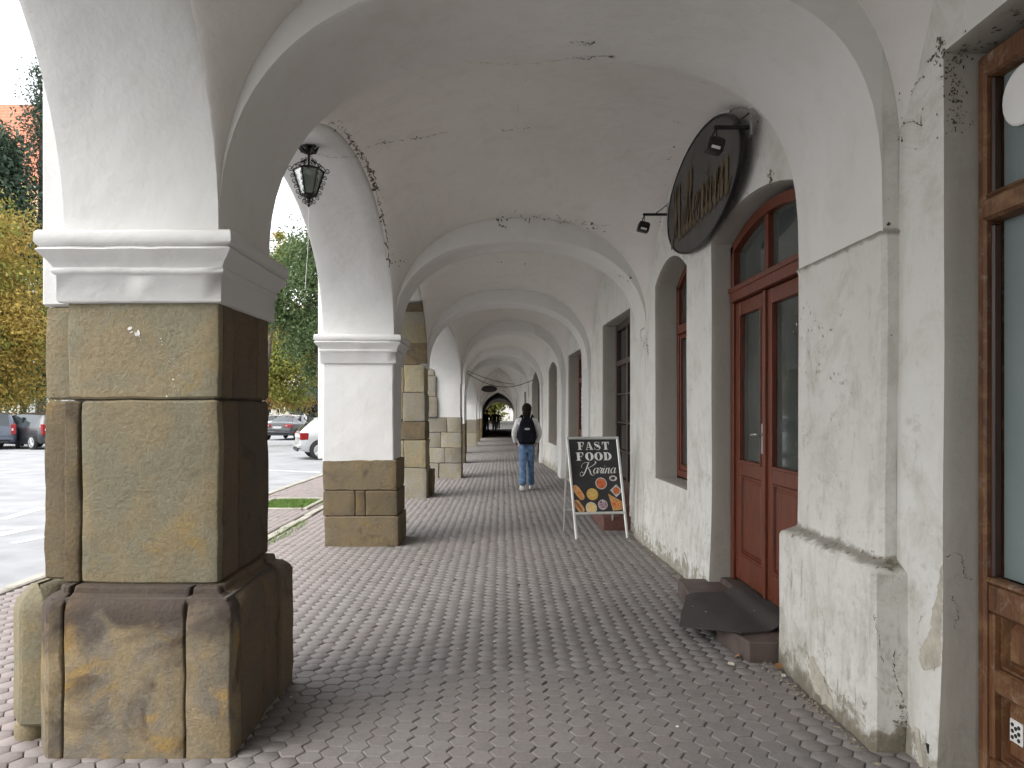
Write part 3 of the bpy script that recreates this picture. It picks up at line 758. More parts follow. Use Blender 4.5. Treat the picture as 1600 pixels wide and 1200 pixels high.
for k, x, Da, Db, z0, z1, ml, lab in ((5, 1.46, 18.6, 20.6, .62, 2.72, M_WRED, 'slim dark red window deep in the arcade'), (7, 1.1, 29.5, 30.6, .5, 2.2, M_WDRK, 'small dark window far down the arcade'), (9, .86, 41.5, 42.6, .4, 1.9, M_WDRK, 'tiny dark window near the end of the arcade')):
    d = droot('window', k, x, (Da+Db)/2, z0, lab)
    bpart(d, 'frame', ml, [(x, x+.07, Da, Da+.09, z0, z1+.05), (x, x+.07, Db-.09, Db, z0, z1+.05), (x, x+.07, Da+.09, Db-.09, z1-.06, z1+.05), (x, x+.07, Da+.09, Db-.09, z0, z0+.08), (x, x+.06, (Da+Db)/2-.04, (Da+Db)/2+.04, z0+.08, z1-.06), (x, x+.06, Da+.09, (Da+Db)/2-.04, z1-.55, z1-.47), (x, x+.06, (Da+Db)/2+.04, Db-.09, z1-.55, z1-.47)])
    pane(d, x+.03, Da+.09, Db-.09, z0, z1, M_GLD)
for k, x, Da, Db, z0, z1, lab in ((6, 1.28, 23.4, 26.6, -.1, 2.78, 'broad arched dark doorway beyond the walker'), (8, .9, 36, 37.4, -.16, 2.1, 'small dark doorway far along the wall')):
    d = droot('door', k, x, (Da+Db)/2, z0, lab)
    bpart(d, 'frame', M_WDRK, [(x, x+.07, Da, Da+.12, z0, z1), (x, x+.07, Db-.12, Db, z0, z1), (x, x+.065, (Da+Db)/2-.06, (Da+Db)/2+.06, z0, z1-.5), (x, x+.066, Da+.12, Db-.12, z1-.5, z1-.4)])
    pane(d, x+.03, Da+.12, Db-.12, z0, z1, M_GLD)

# ------------------------------------------------------------------ ground
def sheet(name, xs_fn, Ds, dz, mat, label=None, kind='structure', parent=None):
    m = MB(); m.grid([[(xx, D, zg(D)+dz) for xx in xs_fn(D)] for D in Ds]); o = m.build(name, mat, parent, smooth=None)
    if parent is None: tag(o, label, None, None, kind)
    return o
Ds = [-30, -8, 0, 5, 10, 15, 20, 30, 45, 60, 75, 76, 120]
g = MB(); g.grid([[(xx, D, zg(D)-.16) for xx in (-1500, -80, 80, 1500)] for D in [-800]+Ds+[2500]]); tag(g.build('ground', M_ASPH, None, smooth=None), 'grey open ground round the square', None, None, 'structure')
sheet('road', lambda D: (-70, -30, -4.28), Ds, -.10, M_ASPH, 'pale grey asphalt parking square beside the arcade')
pave = sheet('pavement', lambda D: (-4.2, -2, 0, 2.9), Ds, -.032, M_BED, 'arcade walk paved with small grey hexagonal pavers')
far = sheet('far_paving', lambda D: (-4.15, -2, 0, 2.3), [30.2, 40, 50, 60, 74], -.004, M_FAR, parent=pave)
sheet('near_paving', lambda D: (-4.15, -2, 0, 2.3), [-30, -8, 0, 1.2], -.004, M_FAR, parent=pave)
# kerbs
km = MB(); km.box(-.06, .06, -.49, .49, -.14, .012, .012)
first = None
for i in range(34):
    D = 2.0+i
    if first is None: o = km.build('kerbstone', M_KERB, pave, rough=.004); first = o
    else: o = first.copy(); C.objects.link(o)
    o.location = (-4.26, D, zg(D)); o.rotation_euler = (-.007 if D > 15 else 0, 0, random.uniform(-.004, .004))
em = MB(); em.box(-.055, .055, -.30, .30, -.1, .006, .008); first = None
for i in range(18):
    D = 8.2+i*.61
    if first is None: o = em.build('edging_stone', M_KERB, pave, rough=.004); first = o
    else: o = first.copy(); C.objects.link(o)
    o.location = (-2.80-.004*i+random.uniform(-.01, .01), D, zg(D)+random.uniform(-.004, .01)); o.rotation_euler = (0, random.uniform(-.03, .03), random.uniform(-.02, .02))
# hexagonal pavers
S6 = .0636; px_, py_ = 1.5*S6, math.sqrt(3)*S6; R0 = S6-.0022
def hexring(r, z, dx=0, dy=0): return [(dx+r*math.cos(math.pi/3*i), dy+r*math.sin(math.pi/3*i), z) for i in range(6)]
hv = np.array(hexring(R0-.006, 0)+hexring(R0, -.0042)+hexring(R0, -.03))
hf = [tuple(range(6))]+[(6+i, 6+(i+1) % 6, (i+1) % 6, i) for i in range(6)]+[(12+i, 12+(i+1) % 6, 6+(i+1) % 6, 6+i) for i in range(6)]
cells = []
ix0 = int(-4.15/px_); ix1 = int(1.95/px_)
for ix in range(ix0, ix1+1):
    xx = ix*px_
    j0, j1 = int(1.0/py_), int(30.2/py_)
    for j in range(j0, j1):
        D = (j+.5*(ix % 2))*py_
        if xx < -2.72 and xx > -2.9 and 7.9 < D < 19: continue
        if -3.9 < xx < -3.0 and 11.55 < D < 12.9: continue      # tree pit
        if xx < -2.1 and D > 24: continue
        k = 1 if D < 3.8 else 2 if D < 8.8 else 3 if D < 13.4 else 4 if D < 17 else 5
        if xx > XW[min(k, 5)][0]+.08: continue
        if xx > 1.55 and D > 14: continue
        if xx > 1.35 and D > 19: continue
        if 3.45 < D < 4.15 and -2.0 < xx < -1.3: continue
        cells.append((xx, D))
cells = np.array(cells)
# in-frame, unhidden, nearest first
pxx = CX+cells[:, 0]/cells[:, 1]*F; pyy = CY+H0/cells[:, 1]*F
vis = (pxx > 5) & (pxx < 1600) & (pyy < 1205) & ~((pxx < 455) & (pyy > 915) & (cells[:, 1] > 3.3)) & ~((pxx > 1240) & (cells[:, 1] > 3.3))& ~((cells[:,0] > 1.6))
order = np.argsort(np.where(vis, cells[:, 1], 1e9)); near = set(order[:300].tolist())
def settle(xx, D): return noise.noise(Vector((xx*.9, D*.9, 3)))*.008 + noise.noise(Vector((xx*3.1, D*3.1, 9)))*.003
me_h = bpy.data.meshes.new('paver'); me_h.from_pydata([tuple(v) for v in hv], [], hf); me_h.materials.append(M_PV)
for i in order[:300]:
    xx, D = cells[i]; o = bpy.data.objects.new('paver', me_h); C.objects.link(o); o.parent = pave
    o.location = (xx+random.gauss(0, .0009), D+random.gauss(0, .0009), zg(D)+settle(xx, D)+random.gauss(0, .0011))
    o.rotation_euler = (random.gauss(0, .006), random.gauss(0, .006), random.gauss(0, .012)+random.choice([0, 1, 2, 3, 4, 5])*math.pi/3)
rest = [i for i in range(len(cells)) if i not in near]
n = len(rest); cc = cells[rest]
base = np.repeat(hv[None], n, 0)
ang = rng.normal(0, .012, n)[:, None]; tx = rng.normal(0, .006, (n, 1)); ty = rng.normal(0, .006, (n, 1))
X = base[..., 0]*np.cos(ang)-base[..., 1]*np.sin(ang); Y = base[..., 0]*np.sin(ang)+base[..., 1]*np.cos(ang)
st_ = np.array([settle(a_, b_)+zg(b_) for a_, b_ in cc])+rng.normal(0, .0013, n)-np.where(rng.random(n) < .015, rng.uniform(.003, .009, n), 0)
Z = base[..., 2]+X*tx+Y*ty+st_[:, None]
X = X+cc[:, :1]+rng.normal(0, .0009, (n, 1)); Y = Y+cc[:, 1:2]+rng.normal(0, .0009, (n, 1))
V = np.stack([X, Y, Z], -1).reshape(-1, 3)
me = bpy.data.meshes.new('pavers')
lp = np.concatenate([np.array(f) for f in hf]); ls = np.array([len(f) for f in hf])
allp = (lp[None]+np.arange(n)[:, None]*18).ravel(); alls = np.tile(ls, n)
me.vertices.add(len(V)); me.vertices.foreach_set('co', V.ravel()); me.loops.add(len(allp)); me.loops.foreach_set('vertex_index', allp.astype(np.int32))
me.polygons.add(len(alls)); me.polygons.foreach_set('loop_start', np.concatenate([[0], np.cumsum(alls)[:-1]]).astype(np.int32))
me.polygons.foreach_set('loop_total', alls.astype(np.int32)); me.update(calc_edges=True); me.validate()
at_ = me.attributes.new('tint', 'FLOAT', 'FACE'); at_.data.foreach_set('value', np.repeat(rng.random(n), len(hf)).astype(np.float32))
o = link('pavers', me, M_PVS, pave); o['kind'] = 'stuff'

# painted markings on the square
def quad_strip(name, pts, w_, mat, label, z=-.096):
    m = MB(); P_ = [Vector(q) for q in pts]
    rows = [[], []]
    for i, q in enumerate(P_):
        d_ = (P_[min(i+1, len(P_)-1)]-P_[max(0, i-1)]).normalized(); n_ = Vector((-d_.y, d_.x))*w_/2
        for r_, s_ in ((0, 1), (1, -1)): rows[r_].append((q.x+n_.x*s_, q.y+n_.y*s_, zg(q.y)+z))
    m.grid(rows); o = m.build(name, mat, None, smooth=None); tag(o, label, None, None, 'structure'); return o
def atg(px, py, z=-.1):
    D = 10.
    for _ in range(12): D = (H0-z-zg(D))*F/(py-CY)
    return ((px-CX)/F*D, D)
quad_strip('road_marking', [atg(-60, 838), atg(0, 836), atg(48, 825)], .2, M_PAINT, 'lower white hatch stripe on the asphalt beside the near pillar')
quad_strip('road_marking', [atg(-40, 812), atg(5, 811), atg(66, 794)], .16, M_PAINT, 'middle white stripe on the asphalt, ending at the pillar edge')
quad_strip('road_marking', [atg(20, 849), atg(75, 838)], .12, M_PAINT, 'short white stripe on the asphalt nearest the kerb')
quad_strip('road_marking', [atg(-40, 832), atg(10, 826), atg(52, 824)], .12, M_PAINT, 'thin upper white hatch stripe on the asphalt')
quad_strip('road_marking', [atg(-30, 742), atg(45, 735)], .15, M_PAINT, 'far white parking line behind the dark wagon')
quad_strip('road_marking', [atg(400, 734), atg(500, 738)], .12, M_PAINT, 'white parking line in front of the silver hatchback')

# grass in the tree pit and weeds
def blades(name, cx_, cy_, rx, ry, n_, hmin, hmax, mat, parent, z0=0.):
    V_ = []; F_ = []
    for i in range(n_):
        a_, r_ = random.random()*6.283, math.sqrt(random.random()); x_, y_ = cx_+rx*r_*math.cos(a_), cy_+ry*r_*math.sin(a_)
        h_ = random.uniform(hmin, hmax); t = random.random()*6.283; dx, dy = math.cos(t)*.004, math.sin(t)*.004; l = random.uniform(-.5, .5)*h_, random.uniform(-.5, .5)*h_
        k = len(V_); z = zg(y_)+z0; V_ += [(x_-dx, y_-dy, z), (x_+dx, y_+dy, z), (x_+l[0], y_+l[1], z+h_)]; F_.append((k, k+1, k+2))
    me = bpy.data.meshes.new(name); me.from_pydata(V_, [], F_); return link(name, me, mat, parent)
M_GRASS = simple('grass', (.13, .22, .04), .7, var=.4, scale=5, coord='p')
o = blades('grass', -3.45, 12.35, .5, .5, 9000, .01, .07, M_GRASS, None, -.02); tag(o, 'bright green grass growing in the tree pit in the pavement', 'grass', None, 'stuff')
pe = empty('tree_pit', (-3.45, 12.2, 0)); tag(pe, 'square tree pit with thin stone edging in the pavement beside the arcade', 'planting pit')
for q in ((-.47, -.40, -.66, .66), (.40, .47, -.66, .66)):
    m = MB(); m.box(q[0], q[1], q[2], q[3], -.06, .03, .01); m.build('edge_stone', M_KERB, pe, rough=.006)
for q in ((-.39, .39, -.70, -.63), (-.39, .39, .63, .70)):
    m = MB(); m.box(q[0], q[1], q[2], q[3], -.06, .03, .01); m.build('edge_stone', M_KERB, pe, rough=.006)
m = MB(); m.box(-.39, .39, -.62, .62, -.06, -.015); m.build('soil', simple('soil', (.09, .07, .045), .95, var=.4, bmp=.01), pe)
o = blades('weeds', -2.36, 3.22, .16, .14, 500, .02, .09, M_GRASS, None); tag(o, 'small tuft of weeds at the foot of the big pillar', 'weeds', None, 'stuff')
o = blades('weeds', -2.7, 9.4, .12, 1.0, 600, .01, .045, M_GRASS, None); tag(o, 'weeds in the joint along the edging stones', 'weeds', None, 'stuff')

# ------------------------------------------------------------------ lettering by strokes
def cr(pts, n=6):
    P_ = [Vector(p) for p in pts]; out = []
    for i in range(len(P_)-1):
        p0, p1, p2, p3 = P_[max(0, i-1)], P_[i], P_[i+1], P_[min(len(P_)-1, i+2)]
        for k in range(n):
            t = k/n; out.append(.5*((2*p1)+(p2-p0)*t+(2*p0-5*p1+4*p2-p3)*t*t+(3*p1-p0-3*p2+p3)*t**3))
    out.append(P_[-1]); return out
def stroke2d(m, pts, w0, w1, mapf, n=6, lift=0.):
    q = cr(pts, n); rows = [[], []]
    for i, p in enumerate(q):
        d_ = q[min(i+1, len(q)-1)]-q[max(i-1, 0)]
        if d_.length < 1e-6: continue
        d_.normalize(); wd = w0+w1*max(0, -d_.y)**2 if w1 > 0 else w0+abs(w1)*abs(d_.y)
        n_ = Vector((-d_.y, d_.x))*wd/2
        rows[0].append(mapf(p+n_, lift)); rows[1].append(mapf(p-n_, lift))
    m.grid(rows)
def poly2d(m, pts, mapf, lift=0.): m.add([mapf(Vector(p), lift) for p in pts], [tuple(range(len(pts)))])
def rect2d(m, x0, y0, x1, y1, mapf, lift=0.): poly2d(m, [(x0, y0), (x1, y0), (x1, y1), (x0, y1)], mapf, lift)
def ring2d(m, cx_, cy_, ro, ri, mapf, a0=0, a1=2*math.pi, n=24, lift=0.):
    m.grid([[mapf(Vector((cx_+r_[0]*math.cos(lerp(a0, a1, i/n)), cy_+r_[1]*math.sin(lerp(a0, a1, i/n)))), lift) for i in range(n+1)] for r_ in (ro, ri)])
def fat(m, ch, mapf):
    R_ = lambda *a_: rect2d(m, *a_, mapf)
    if ch == 'F':
        R_(.12, 0, .45, 1); R_(0, .93, .12, 1); R_(.45, .93, .88, 1); R_(0, 0, .12, .06); R_(.45, 0, .58, .06); R_(.45, .47, .66, .53)
        poly2d(m, [(.88, .93), (.70, .93), (.84, .62), (.88, .62)], mapf); R_(.66, .34, .70, .66)
    if ch == 'A':
        poly2d(m, [(.36, 1), (.56, 1), (.93, .06), (.60, .06)], mapf); poly2d(m, [(.40, .90), (.36, 1), (.07, .06), (.13, .06)], mapf)
        R_(0, 0, .28, .06); R_(.5, 0, 1, .06); R_(.2, .28, .6, .34)
    if ch == 'T':
        R_(.33, 0.06, .66, .93); R_(.02, .93, .97, 1); R_(.2, 0, .8, .06); poly2d(m, [(.02, .93), (.18, .93), (.06, .62), (.02, .62)], mapf); poly2d(m, [(.97, .93), (.93, .62), (.93, .62), (.81, .93)][:3]+[(.81, .93)], mapf)
    if ch == 'O': ring2d(m, .5, .5, (.5, .52), (.17, .46), mapf)
    if ch == 'D':
        R_(.10, 0, .42, 1); R_(0, 0, .1, .06); R_(0, .94, .1, 1); ring2d(m, .42, .5, (.56, .5), (.24, .44), mapf, -math.pi/2, math.pi/2, 16)
    if ch == 'S':
        q = cr([(.74, .80), (.62, .95), (.40, .99), (.18, .90), (.16, .72), (.40, .56), (.66, .42), (.80, .25), (.68, .05), (.42, -.01), (.20, .06), (.08, .22)], 5); rows = [[], []]
        for i, p in enumerate(q):
            d_ = (q[min(i+1, len(q)-1)]-q[max(i-1, 0)]).normalized(); t = i/(len(q)-1); wd = .05+.30*math.exp(-((t-.5)/.16)**2)
            n_ = Vector((-d_.y, d_.x))*wd/2; rows[0].append(mapf(p+n_, 0)); rows[1].append(mapf(p-n_, 0))
        m.grid(rows); R_(.72, .66, .76, 1); R_(.06, 0, .10, .34)
SCR = {  # script glyphs: (advance, strokes), x-height .5
 'a': (.50, [[(.42, .42), (.30, .50), (.12, .42), (.04, .2), (.12, .02), (.26, .06), (.38, .3)], [(.44, .50), (.38, .2), (.40, .03), (.50, .06), (.56, .16)]]),
 'r': (.38, [[(.0, .12), (.10, .42), (.12, .54), (.16, .44), (.32, .48), (.30, .38), (.24, .2), (.28, .02), (.38, .06), (.44, .16)]]),
 'i': (.26, [[(.0, .15), (.12, .50), (.06, .15), (.10, .01), (.20, .06), (.28, .18)], [(.17, .68), (.15, .64)]]),
 'n': (.52, [[(.0, .15), (.12, .50), (.08, .25), (.03, .0)], [(.07, .25), (.20, .45), (.34, .48), (.34, .3), (.32, .08), (.38, .0), (.48, .08), (.54, .18)]]),
 'e': (.38, [[(.03, .2), (.2, .26), (.30, .40), (.20, .50), (.06, .36), (.05, .12), (.18, .0), (.34, .08), (.42, .18)]]),
 'l': (.26, [[(.0, .15), (.16, .6), (.22, .9), (.14, 1.0), (.10, .7), (.06, .2), (.12, .0), (.24, .1), (.28, .18)]]),
 'u': (.52, [[(.0, .2), (.10, .50), (.06, .18), (.12, .0), (.24, .08), (.38, .35)], [(.40, .50), (.36, .15), (.42, .0), (.52, .1), (.56, .18)]]),
 'm': (.78, [[(.0, .15), (.12, .50), (.08, .25), (.03, .0)], [(.07, .25), (.18, .45), (.30, .48), (.30, .3), (.26, .0)], [(.30, .25), (.42, .45), (.56, .48), (.56, .3), (.54, .08), (.60, .0), (.70, .08), (.78, .18)]]),
 'K': (.78, [[(-.34, .52), (-.42, .72), (-.22, .96), (.12, 1.0), (.34, 1.02)], [(.22, 1.0), (.10, .5), (-.02, .1), (-.16, -.16), (-.36, -.2), (-.46, -.02), (-.34, .16), (-.18, .08)], [(.78, 1.12), (.92, 1.0), (.74, .78), (.40, .58), (.14, .50)], [(.22, .50), (.42, .32), (.56, .0), (.78, -.16), (.96, -.02)]]),
 'M': (.95, [[(-.05, .1), (.0, -.02), (.12, .2), (.22, .7), (.26, 1.0)], [(.26, 1.0), (.30, .6), (.34, .1)], [(.34, .1), (.46, .6), (.60, 1.0)], [(.60, 1.0), (.62, .5), (.64, .1), (.74, .0), (.90, .12)]]),
}
def script(m, text, mapf, w0, w1, lift=0.):
    x_ = 0
    for ch in text:
        adv, sts = SCR[ch]
        for s_ in sts: stroke2d(m, [(x_+a_, b_) for a_, b_ in s_], w0, w1, mapf, 6, lift)
        x_ += adv
    return x_

# ------------------------------------------------------------------ folding board
ab = empty('pavement_sign', (1.185, 8.99, 0), math.radians(9))
tag(ab, 'folding food pavement board with aluminium frame and black poster leaning by the wall', 'pavement sign')
lean = math.radians(11); W2 = .325
def bm_map(p, lift):   # poster coordinates (metres, x right, y up along the face from the ground)
    return Vector((p.x-.055*(p.y/1.2), (p.y)*math.sin(lean)-lift*math.cos(lean), p.y*math.cos(lean)+lift*math.sin(lean)))
def bar(m, a_, b_, w_, t_, l0=0.):
    a_, b_ = Vector(a_), Vector(b_); d_ = (b_-a_).normalized(); n_ = Vector((-d_.y, d_.x))*w_/2
    vs = [bm_map(p, l) for l in (l0, l0+t_*.6) for p in (a_-n_, b_-n_, b_+n_, a_+n_)]+[bm_map(p, l0+t_) for p in (a_-n_*.5, b_-n_*.5, b_+n_*.5, a_+n_*.5)]
    m.add(vs, [(0, 3, 2, 1)]+[(r*4+i, r*4+(i+1) % 4, r*4+4+(i+1) % 4, r*4+4+i) for r in (0, 1) for i in range(4)]+[(8, 9, 10, 11)])
m = MB(); yb_, yt_ = .30, 1.22
for s_ in (-1, 1): bar(m, (s_*(W2-.012), 0), (s_*(W2-.012), yt_), .032, .022)
bar(m, (-W2, yt_-.012), (W2, yt_-.012), .034, .026); bar(m, (-W2, yb_), (W2, yb_), .034, .026)
m.build('frame', M_ALU, ab)
m = MB()
for s_ in (-1, 1): m.tube([(s_*(W2-.012)-.05, .24, 1.16), (s_*(W2-.012), .62, 0)], .013, 6)
m.tube([(-W2+.0, .52, .28), (W2-.01, .52, .28)], .012, 6); m.build('back_leg', M_ALU, ab)
m = MB(); poly2d(m, [(-W2+.02, yb_), (W2-.02, yb_), (W2-.02, yt_-.02), (-W2+.02, yt_-.02)], bm_map, .004); poly2d(m, [(-W2+.02, yb_), (-W2+.02, yt_-.02), (W2-.02, yt_-.02), (W2-.02, yb_)], bm_map, -.004)
poster = m.build('poster', M_BOARD, ab, smooth=None)
m = MB()
def word(txt, x0, y0, cw, h_, gap):
    for i, ch in enumerate(txt):
        fat(m, ch, lambda p, l, i=i: bm_map(Vector((x0+i*(cw+gap)+p.x*cw, y0+p.y*h_)), .007))
word('FAST', -.195, 1.065, .092, .095, .010); word('FOOD', -.225, .935, .105, .098, .009)
m.build('lettering', M_WHITE, poster, smooth=None)
m = MB(); script(m, 'Karina', lambda p, l: bm_map(Vector((-.135+p.x*.130+.03*p.y, .775+p.y*.135)), .0065), .028, .085); m.build('script_lettering', M_WHITE, poster, smooth=None)
def cmat(n, c, c2=None, sc_=60):
    m_, t, b = new_mat(n); v = objco(t); f_ = noise_n(t, v, sc_, 4, .6, .5)
    setc(t, b, mixc(t, ramp(t, f_, .42, .58), c, c2 or tuple(q*.6 for q in c))); b.inputs['Roughness'].default_value = .5; return m_
def food(name, cx_, cy_, rx, ry, mt, ang=0, lift=.006, n_=20, par=poster, poly=None):
    m = MB(); ca, sa = math.cos(ang), math.sin(ang)
    pts = poly or [(rx*math.cos(6.2832*i/n_), ry*math.sin(6.2832*i/n_)) for i in range(n_)]
    poly2d(m, [(cx_+a_*ca-b_*sa, cy_+a_*sa+b_*ca) for a_, b_ in pts], bm_map, lift); return m.build(name, mt, par, smooth=None)
mw = cmat('plate_white', (.62, .6, .56)); mr = cmat('red_salad', (.42, .05, .02), (.6, .2, .06)); my = cmat('fries_yellow', (.6, .38, .1), (.7, .55, .3)); mbn = cmat('bun', (.55, .33, .14), (.45, .22, .08), 25)
mo = cmat('omelette', (.58, .40, .12), (.5, .32, .08), 40); mp_ = cmat('purple_salad', (.16, .04, .08), (.5, .4, .45)); ms = cmat('sausage', (.5, .08, .02), (.65, .35, .1)); mg = cmat('greens', (.08, .14, .03), (.3, .05, .03))
for n_, cx_, cy_, r_, mt in (('bowl', .055, .655, .072, mr), ('bowl', -.095, .365, .07, my), ('bowl', .05, .40, .06, mp_)):
    food(n_, cx_, cy_, r_, r_, mw); food('food', cx_, cy_, r_*.84, r_*.84, mt, lift=.0075)
food('burger', -.065, .525, .075, .075, mg); food('food', -.068, .528, .07, .07, mo, lift=.0075)
for cx_, cy_, rx in ((-.235, .55, .10), (-.245, .385, .085)):
    cap = [(rx*math.cos(a_)**1 if 0 else rx*(abs(math.cos(a_))**.6)*(1 if math.cos(a_) > 0 else -1), .042*(abs(math.sin(a_))**.8)*(1 if math.sin(a_) > 0 else -1)) for a_ in np.linspace(0, 6.2832, 24, endpoint=False)]
    food('hot_dog', cx_, cy_, 0, 0, mbn, math.radians(-58), .006, poly=cap)
    food('food', cx_, cy_, rx*.9, .014, ms if cy_ > .5 else mg, math.radians(-58), .0075)
food('plate', .235, .565, 0, 0, mw, math.radians(40), .006, poly=[(-.055, -.055), (.055, -.055), (.055, .055), (-.055, .055)]); food('food', .235, .565, .042, .042, mr, lift=.0075)
food('saucer', .21, .715, .05, .035, mw); food('food', .21, .715, .025, .018, M_BOARD, lift=.0075)
food('sandwich', .19, .43, 0, 0, mbn, 0, .006, poly=[(-.06, .10), (.11, .0), (.11, -.09), (-.02, -.105)]); food('food', .215, .40, .055, .045, ms, .3, lift=.0075)

# ------------------------------------------------------------------ oval sign with its lamps
sx_, sy_, sz_ = 1.665, 6.33, 3.37
sg = empty('oval_sign', (sx_, sy_, sz_)); tag(sg, 'large dark oval wall sign with faded gold script above the arched window', 'sign')
AE, BE = 1.15, .475
m = MB(); n_ = 56
def ell(k_, x_): return [(x_, AE*k_*math.cos(6.2832*i/n_), BE*k_*math.sin(6.2832*i/n_)) for i in range(n_+1)]
m.grid([ell(.001, -.03), ell(.5, -.03), ell(.965, -.03)], False); m.build('face', M_SIGN, sg, smooth=60)
m = MB(); m.grid([ell(.975, -.03), ell(.977, -.036), ell(1.0, -.034), ell(1.0, -.004), ell(.4, .0)], False); m.build('rim', M_BLACK, sg)
for nm, mt, off, lf in (('letter_shadow', M_SHADL, (-.03, -.02), -.032), ('lettering', M_GOLD, (0, 0), -.037)):
    m = MB(); wtot = sum(SCR[c][0] for c in 'Millenium')
    script(m, 'Millenium', lambda p, l, off=off, lf=lf: Vector((lf, -(-.90+off[0]+p.x*1.84/wtot), -.25+off[1]+p.y*.50)), .055, .12)
    o = m.build(nm, mt, sg, smooth=None)
def lamp(x_, D_, z_, label):
    e = empty('flood_lamp', (x_, D_, z_)); tag(e, label, 'lamp', 'small flood lamps on the oval sign')
    m = MB(); m.box(-.245, 0, -.012, .012, -.012, .012, .003); m.tube([(0, 0, .10), (-.13, 0, 0)], .005, 6); m.build('arm', M_IRON, e)
    m = MB(); m.box(-.004, .012, -.03, .03, -.06, .12, .003); m.build('wall_bracket', M_STEEL, e)
    m = MB(); m.tube([(-.24, -.05, -.03), (-.24, -.05, -.1)], .004, 6); m.tube([(-.24, .05, -.03), (-.24, .05, -.1)], .004, 6); m.box(-.247, -.233, -.055, .055, -.034, -.026, .002); m.build('yoke', M_IRON, e)
    m = MB(); m.loft([(-.055, -.06), (.055, -.06), (.055, .05), (-.055, .05)], [(-.05, .008), (-.045, 0), (.03, .0), (.045, .012), (.05, .03)], cc=.008)
    m.build('housing', M_IRON, e, M=Matrix.Translation((-.24, 0, -.125)) @ Matrix.Rotation(.25, 4, 'Y'))
    m = MB(); m.box(-.03, .03, -.064, -.061, -.042, -.022); m.build('data_plate', M_CHIP, e, M=Matrix.Translation((-.24, 0, -.125)) @ Matrix.Rotation(.25, 4, 'Y'), smooth=None)
lamp(1.69, 5.16, 3.47, 'small black flood lamp on an arm at the near top of the oval sign')
lamp(1.66, 7.60, 3.50, 'small black flood lamp on an arm past the far lower end of the oval sign')

# ------------------------------------------------------------------ wrought iron lantern
lx, ly, lz = -1.59, 6.2, 3.70
ln = empty('lantern', (lx, ly, lz)); tag(ln, 'black wrought iron lantern hanging from the street arch', 'lantern')
m = MB(); m.lathe([(.0, .03), (.07, .02), (.06, -.0), (.02, -.02), (.012, -.05), (.010, -.16), (.022, -.17), (.012, -.185)], (0, 0, 0), 12)
for i in range(8):
    a_ = i*math.pi/4; m.tube([(.02*math.cos(a_), .02*math.sin(a_), -.05), (.06*math.cos(a_), .06*math.sin(a_), -.035), (.085*math.cos(a_), .085*math.sin(a_), -.005)], [.014, .016, .003], 5)
m.build('stem', M_IRON, ln)
zt_, zb_, rt, rb = -.20, -.40, .125, .062
m = MB()
def hexp(r_, z_): return [(r_*math.cos(math.pi/3*i+.3), r_*math.sin(math.pi/3*i+.3), z_) for i in range(6)]
T_, B_ = hexp(rt, zt_), hexp(rb, zb_)
for i in range(6):
    m.tube([T_[i], T_[(i+1) % 6]], .007, 5); m.tube([B_[i], B_[(i+1) % 6]], .008, 5); m.tube([T_[i], B_[i]], .0065, 5); m.tube([T_[i], (0, 0, -.15)], .005, 5)
m.lathe([(.05, zb_), (.04, zb_-.02), (.012, zb_-.03), (.018, zb_-.05), (.006, zb_-.07), (.014, zb_-.085), (.002, zb_-.10)], (0, 0, 0), 8)
m.build('frame', M_IRON, ln)
m_, t_, b_ = new_mat('lantern_glass'); b_.inputs['Base Color'].default_value = (.16, .20, .16, 1); b_.inputs['Transmission Weight'].default_value = .45; b_.inputs['Roughness'].default_value = .25; M_LGL = m_
for i in range(6):
    a_, b2, c_, d_ = [Vector(q)*.97 for q in (T_[i], T_[(i+1) % 6], B_[(i+1) % 6], B_[i])]; m = MB(); m.add([Vector((q.x, q.y, q.z/.97)) for q in (a_, b2, c_, d_)], [(0, 1, 2, 3)]); m.build('pane', M_LGL, ln, smooth=None)
def curl(c, r_, ang, plane_a, turns=1.3, w_=.0035):
    pts = []
    for i in range(14):
        t = i/13; rr_ = r_*(1-.72*t); th = ang+turns*2*math.pi*t
        u_ = math.cos(th)*rr_; v_ = math.sin(th)*rr_; pts.append((c[0]+u_*math.cos(plane_a), c[1]+u_*math.sin(plane_a), c[2]+v_))
    return pts
m = MB()
for i in range(6):
    a_ = math.pi/3*i+.3; ca, sa = math.cos(a_), math.sin(a_)
    for rr_, zz, r2, an in ((rt+.022, -.19, .024, 3.5), (rt+.008, -.25, .018, 1.2), (.115, -.29, .020, 4.0), (.105, -.335, .018, 1.0), (.085, -.375, .020, 4.0), (.07, -.42, .020, 1.), (.035, -.45, .022, 4.), (.09, -.165, .020, 2.), (.045, -.12, .020, 5.)):
        m.tube(curl((rr_*ca, rr_*sa, zz), r2, an, a_), .0032, 4)
    m.tube([(.035*ca, .035*sa, -.12), (.085*ca, .085*sa, -.14), (.12*ca, .12*sa, -.165), (.14*ca, .14*sa, -.2)], .0035, 4)
m.build('scrollwork', M_IRON, ln)
m = MB(); m.tube([(0, 0, -.5), (-.004, 0, -.8), (-.03, 0, -1.18)], .0025, 4); m.build('pull_cord', M_CHIP, ln)

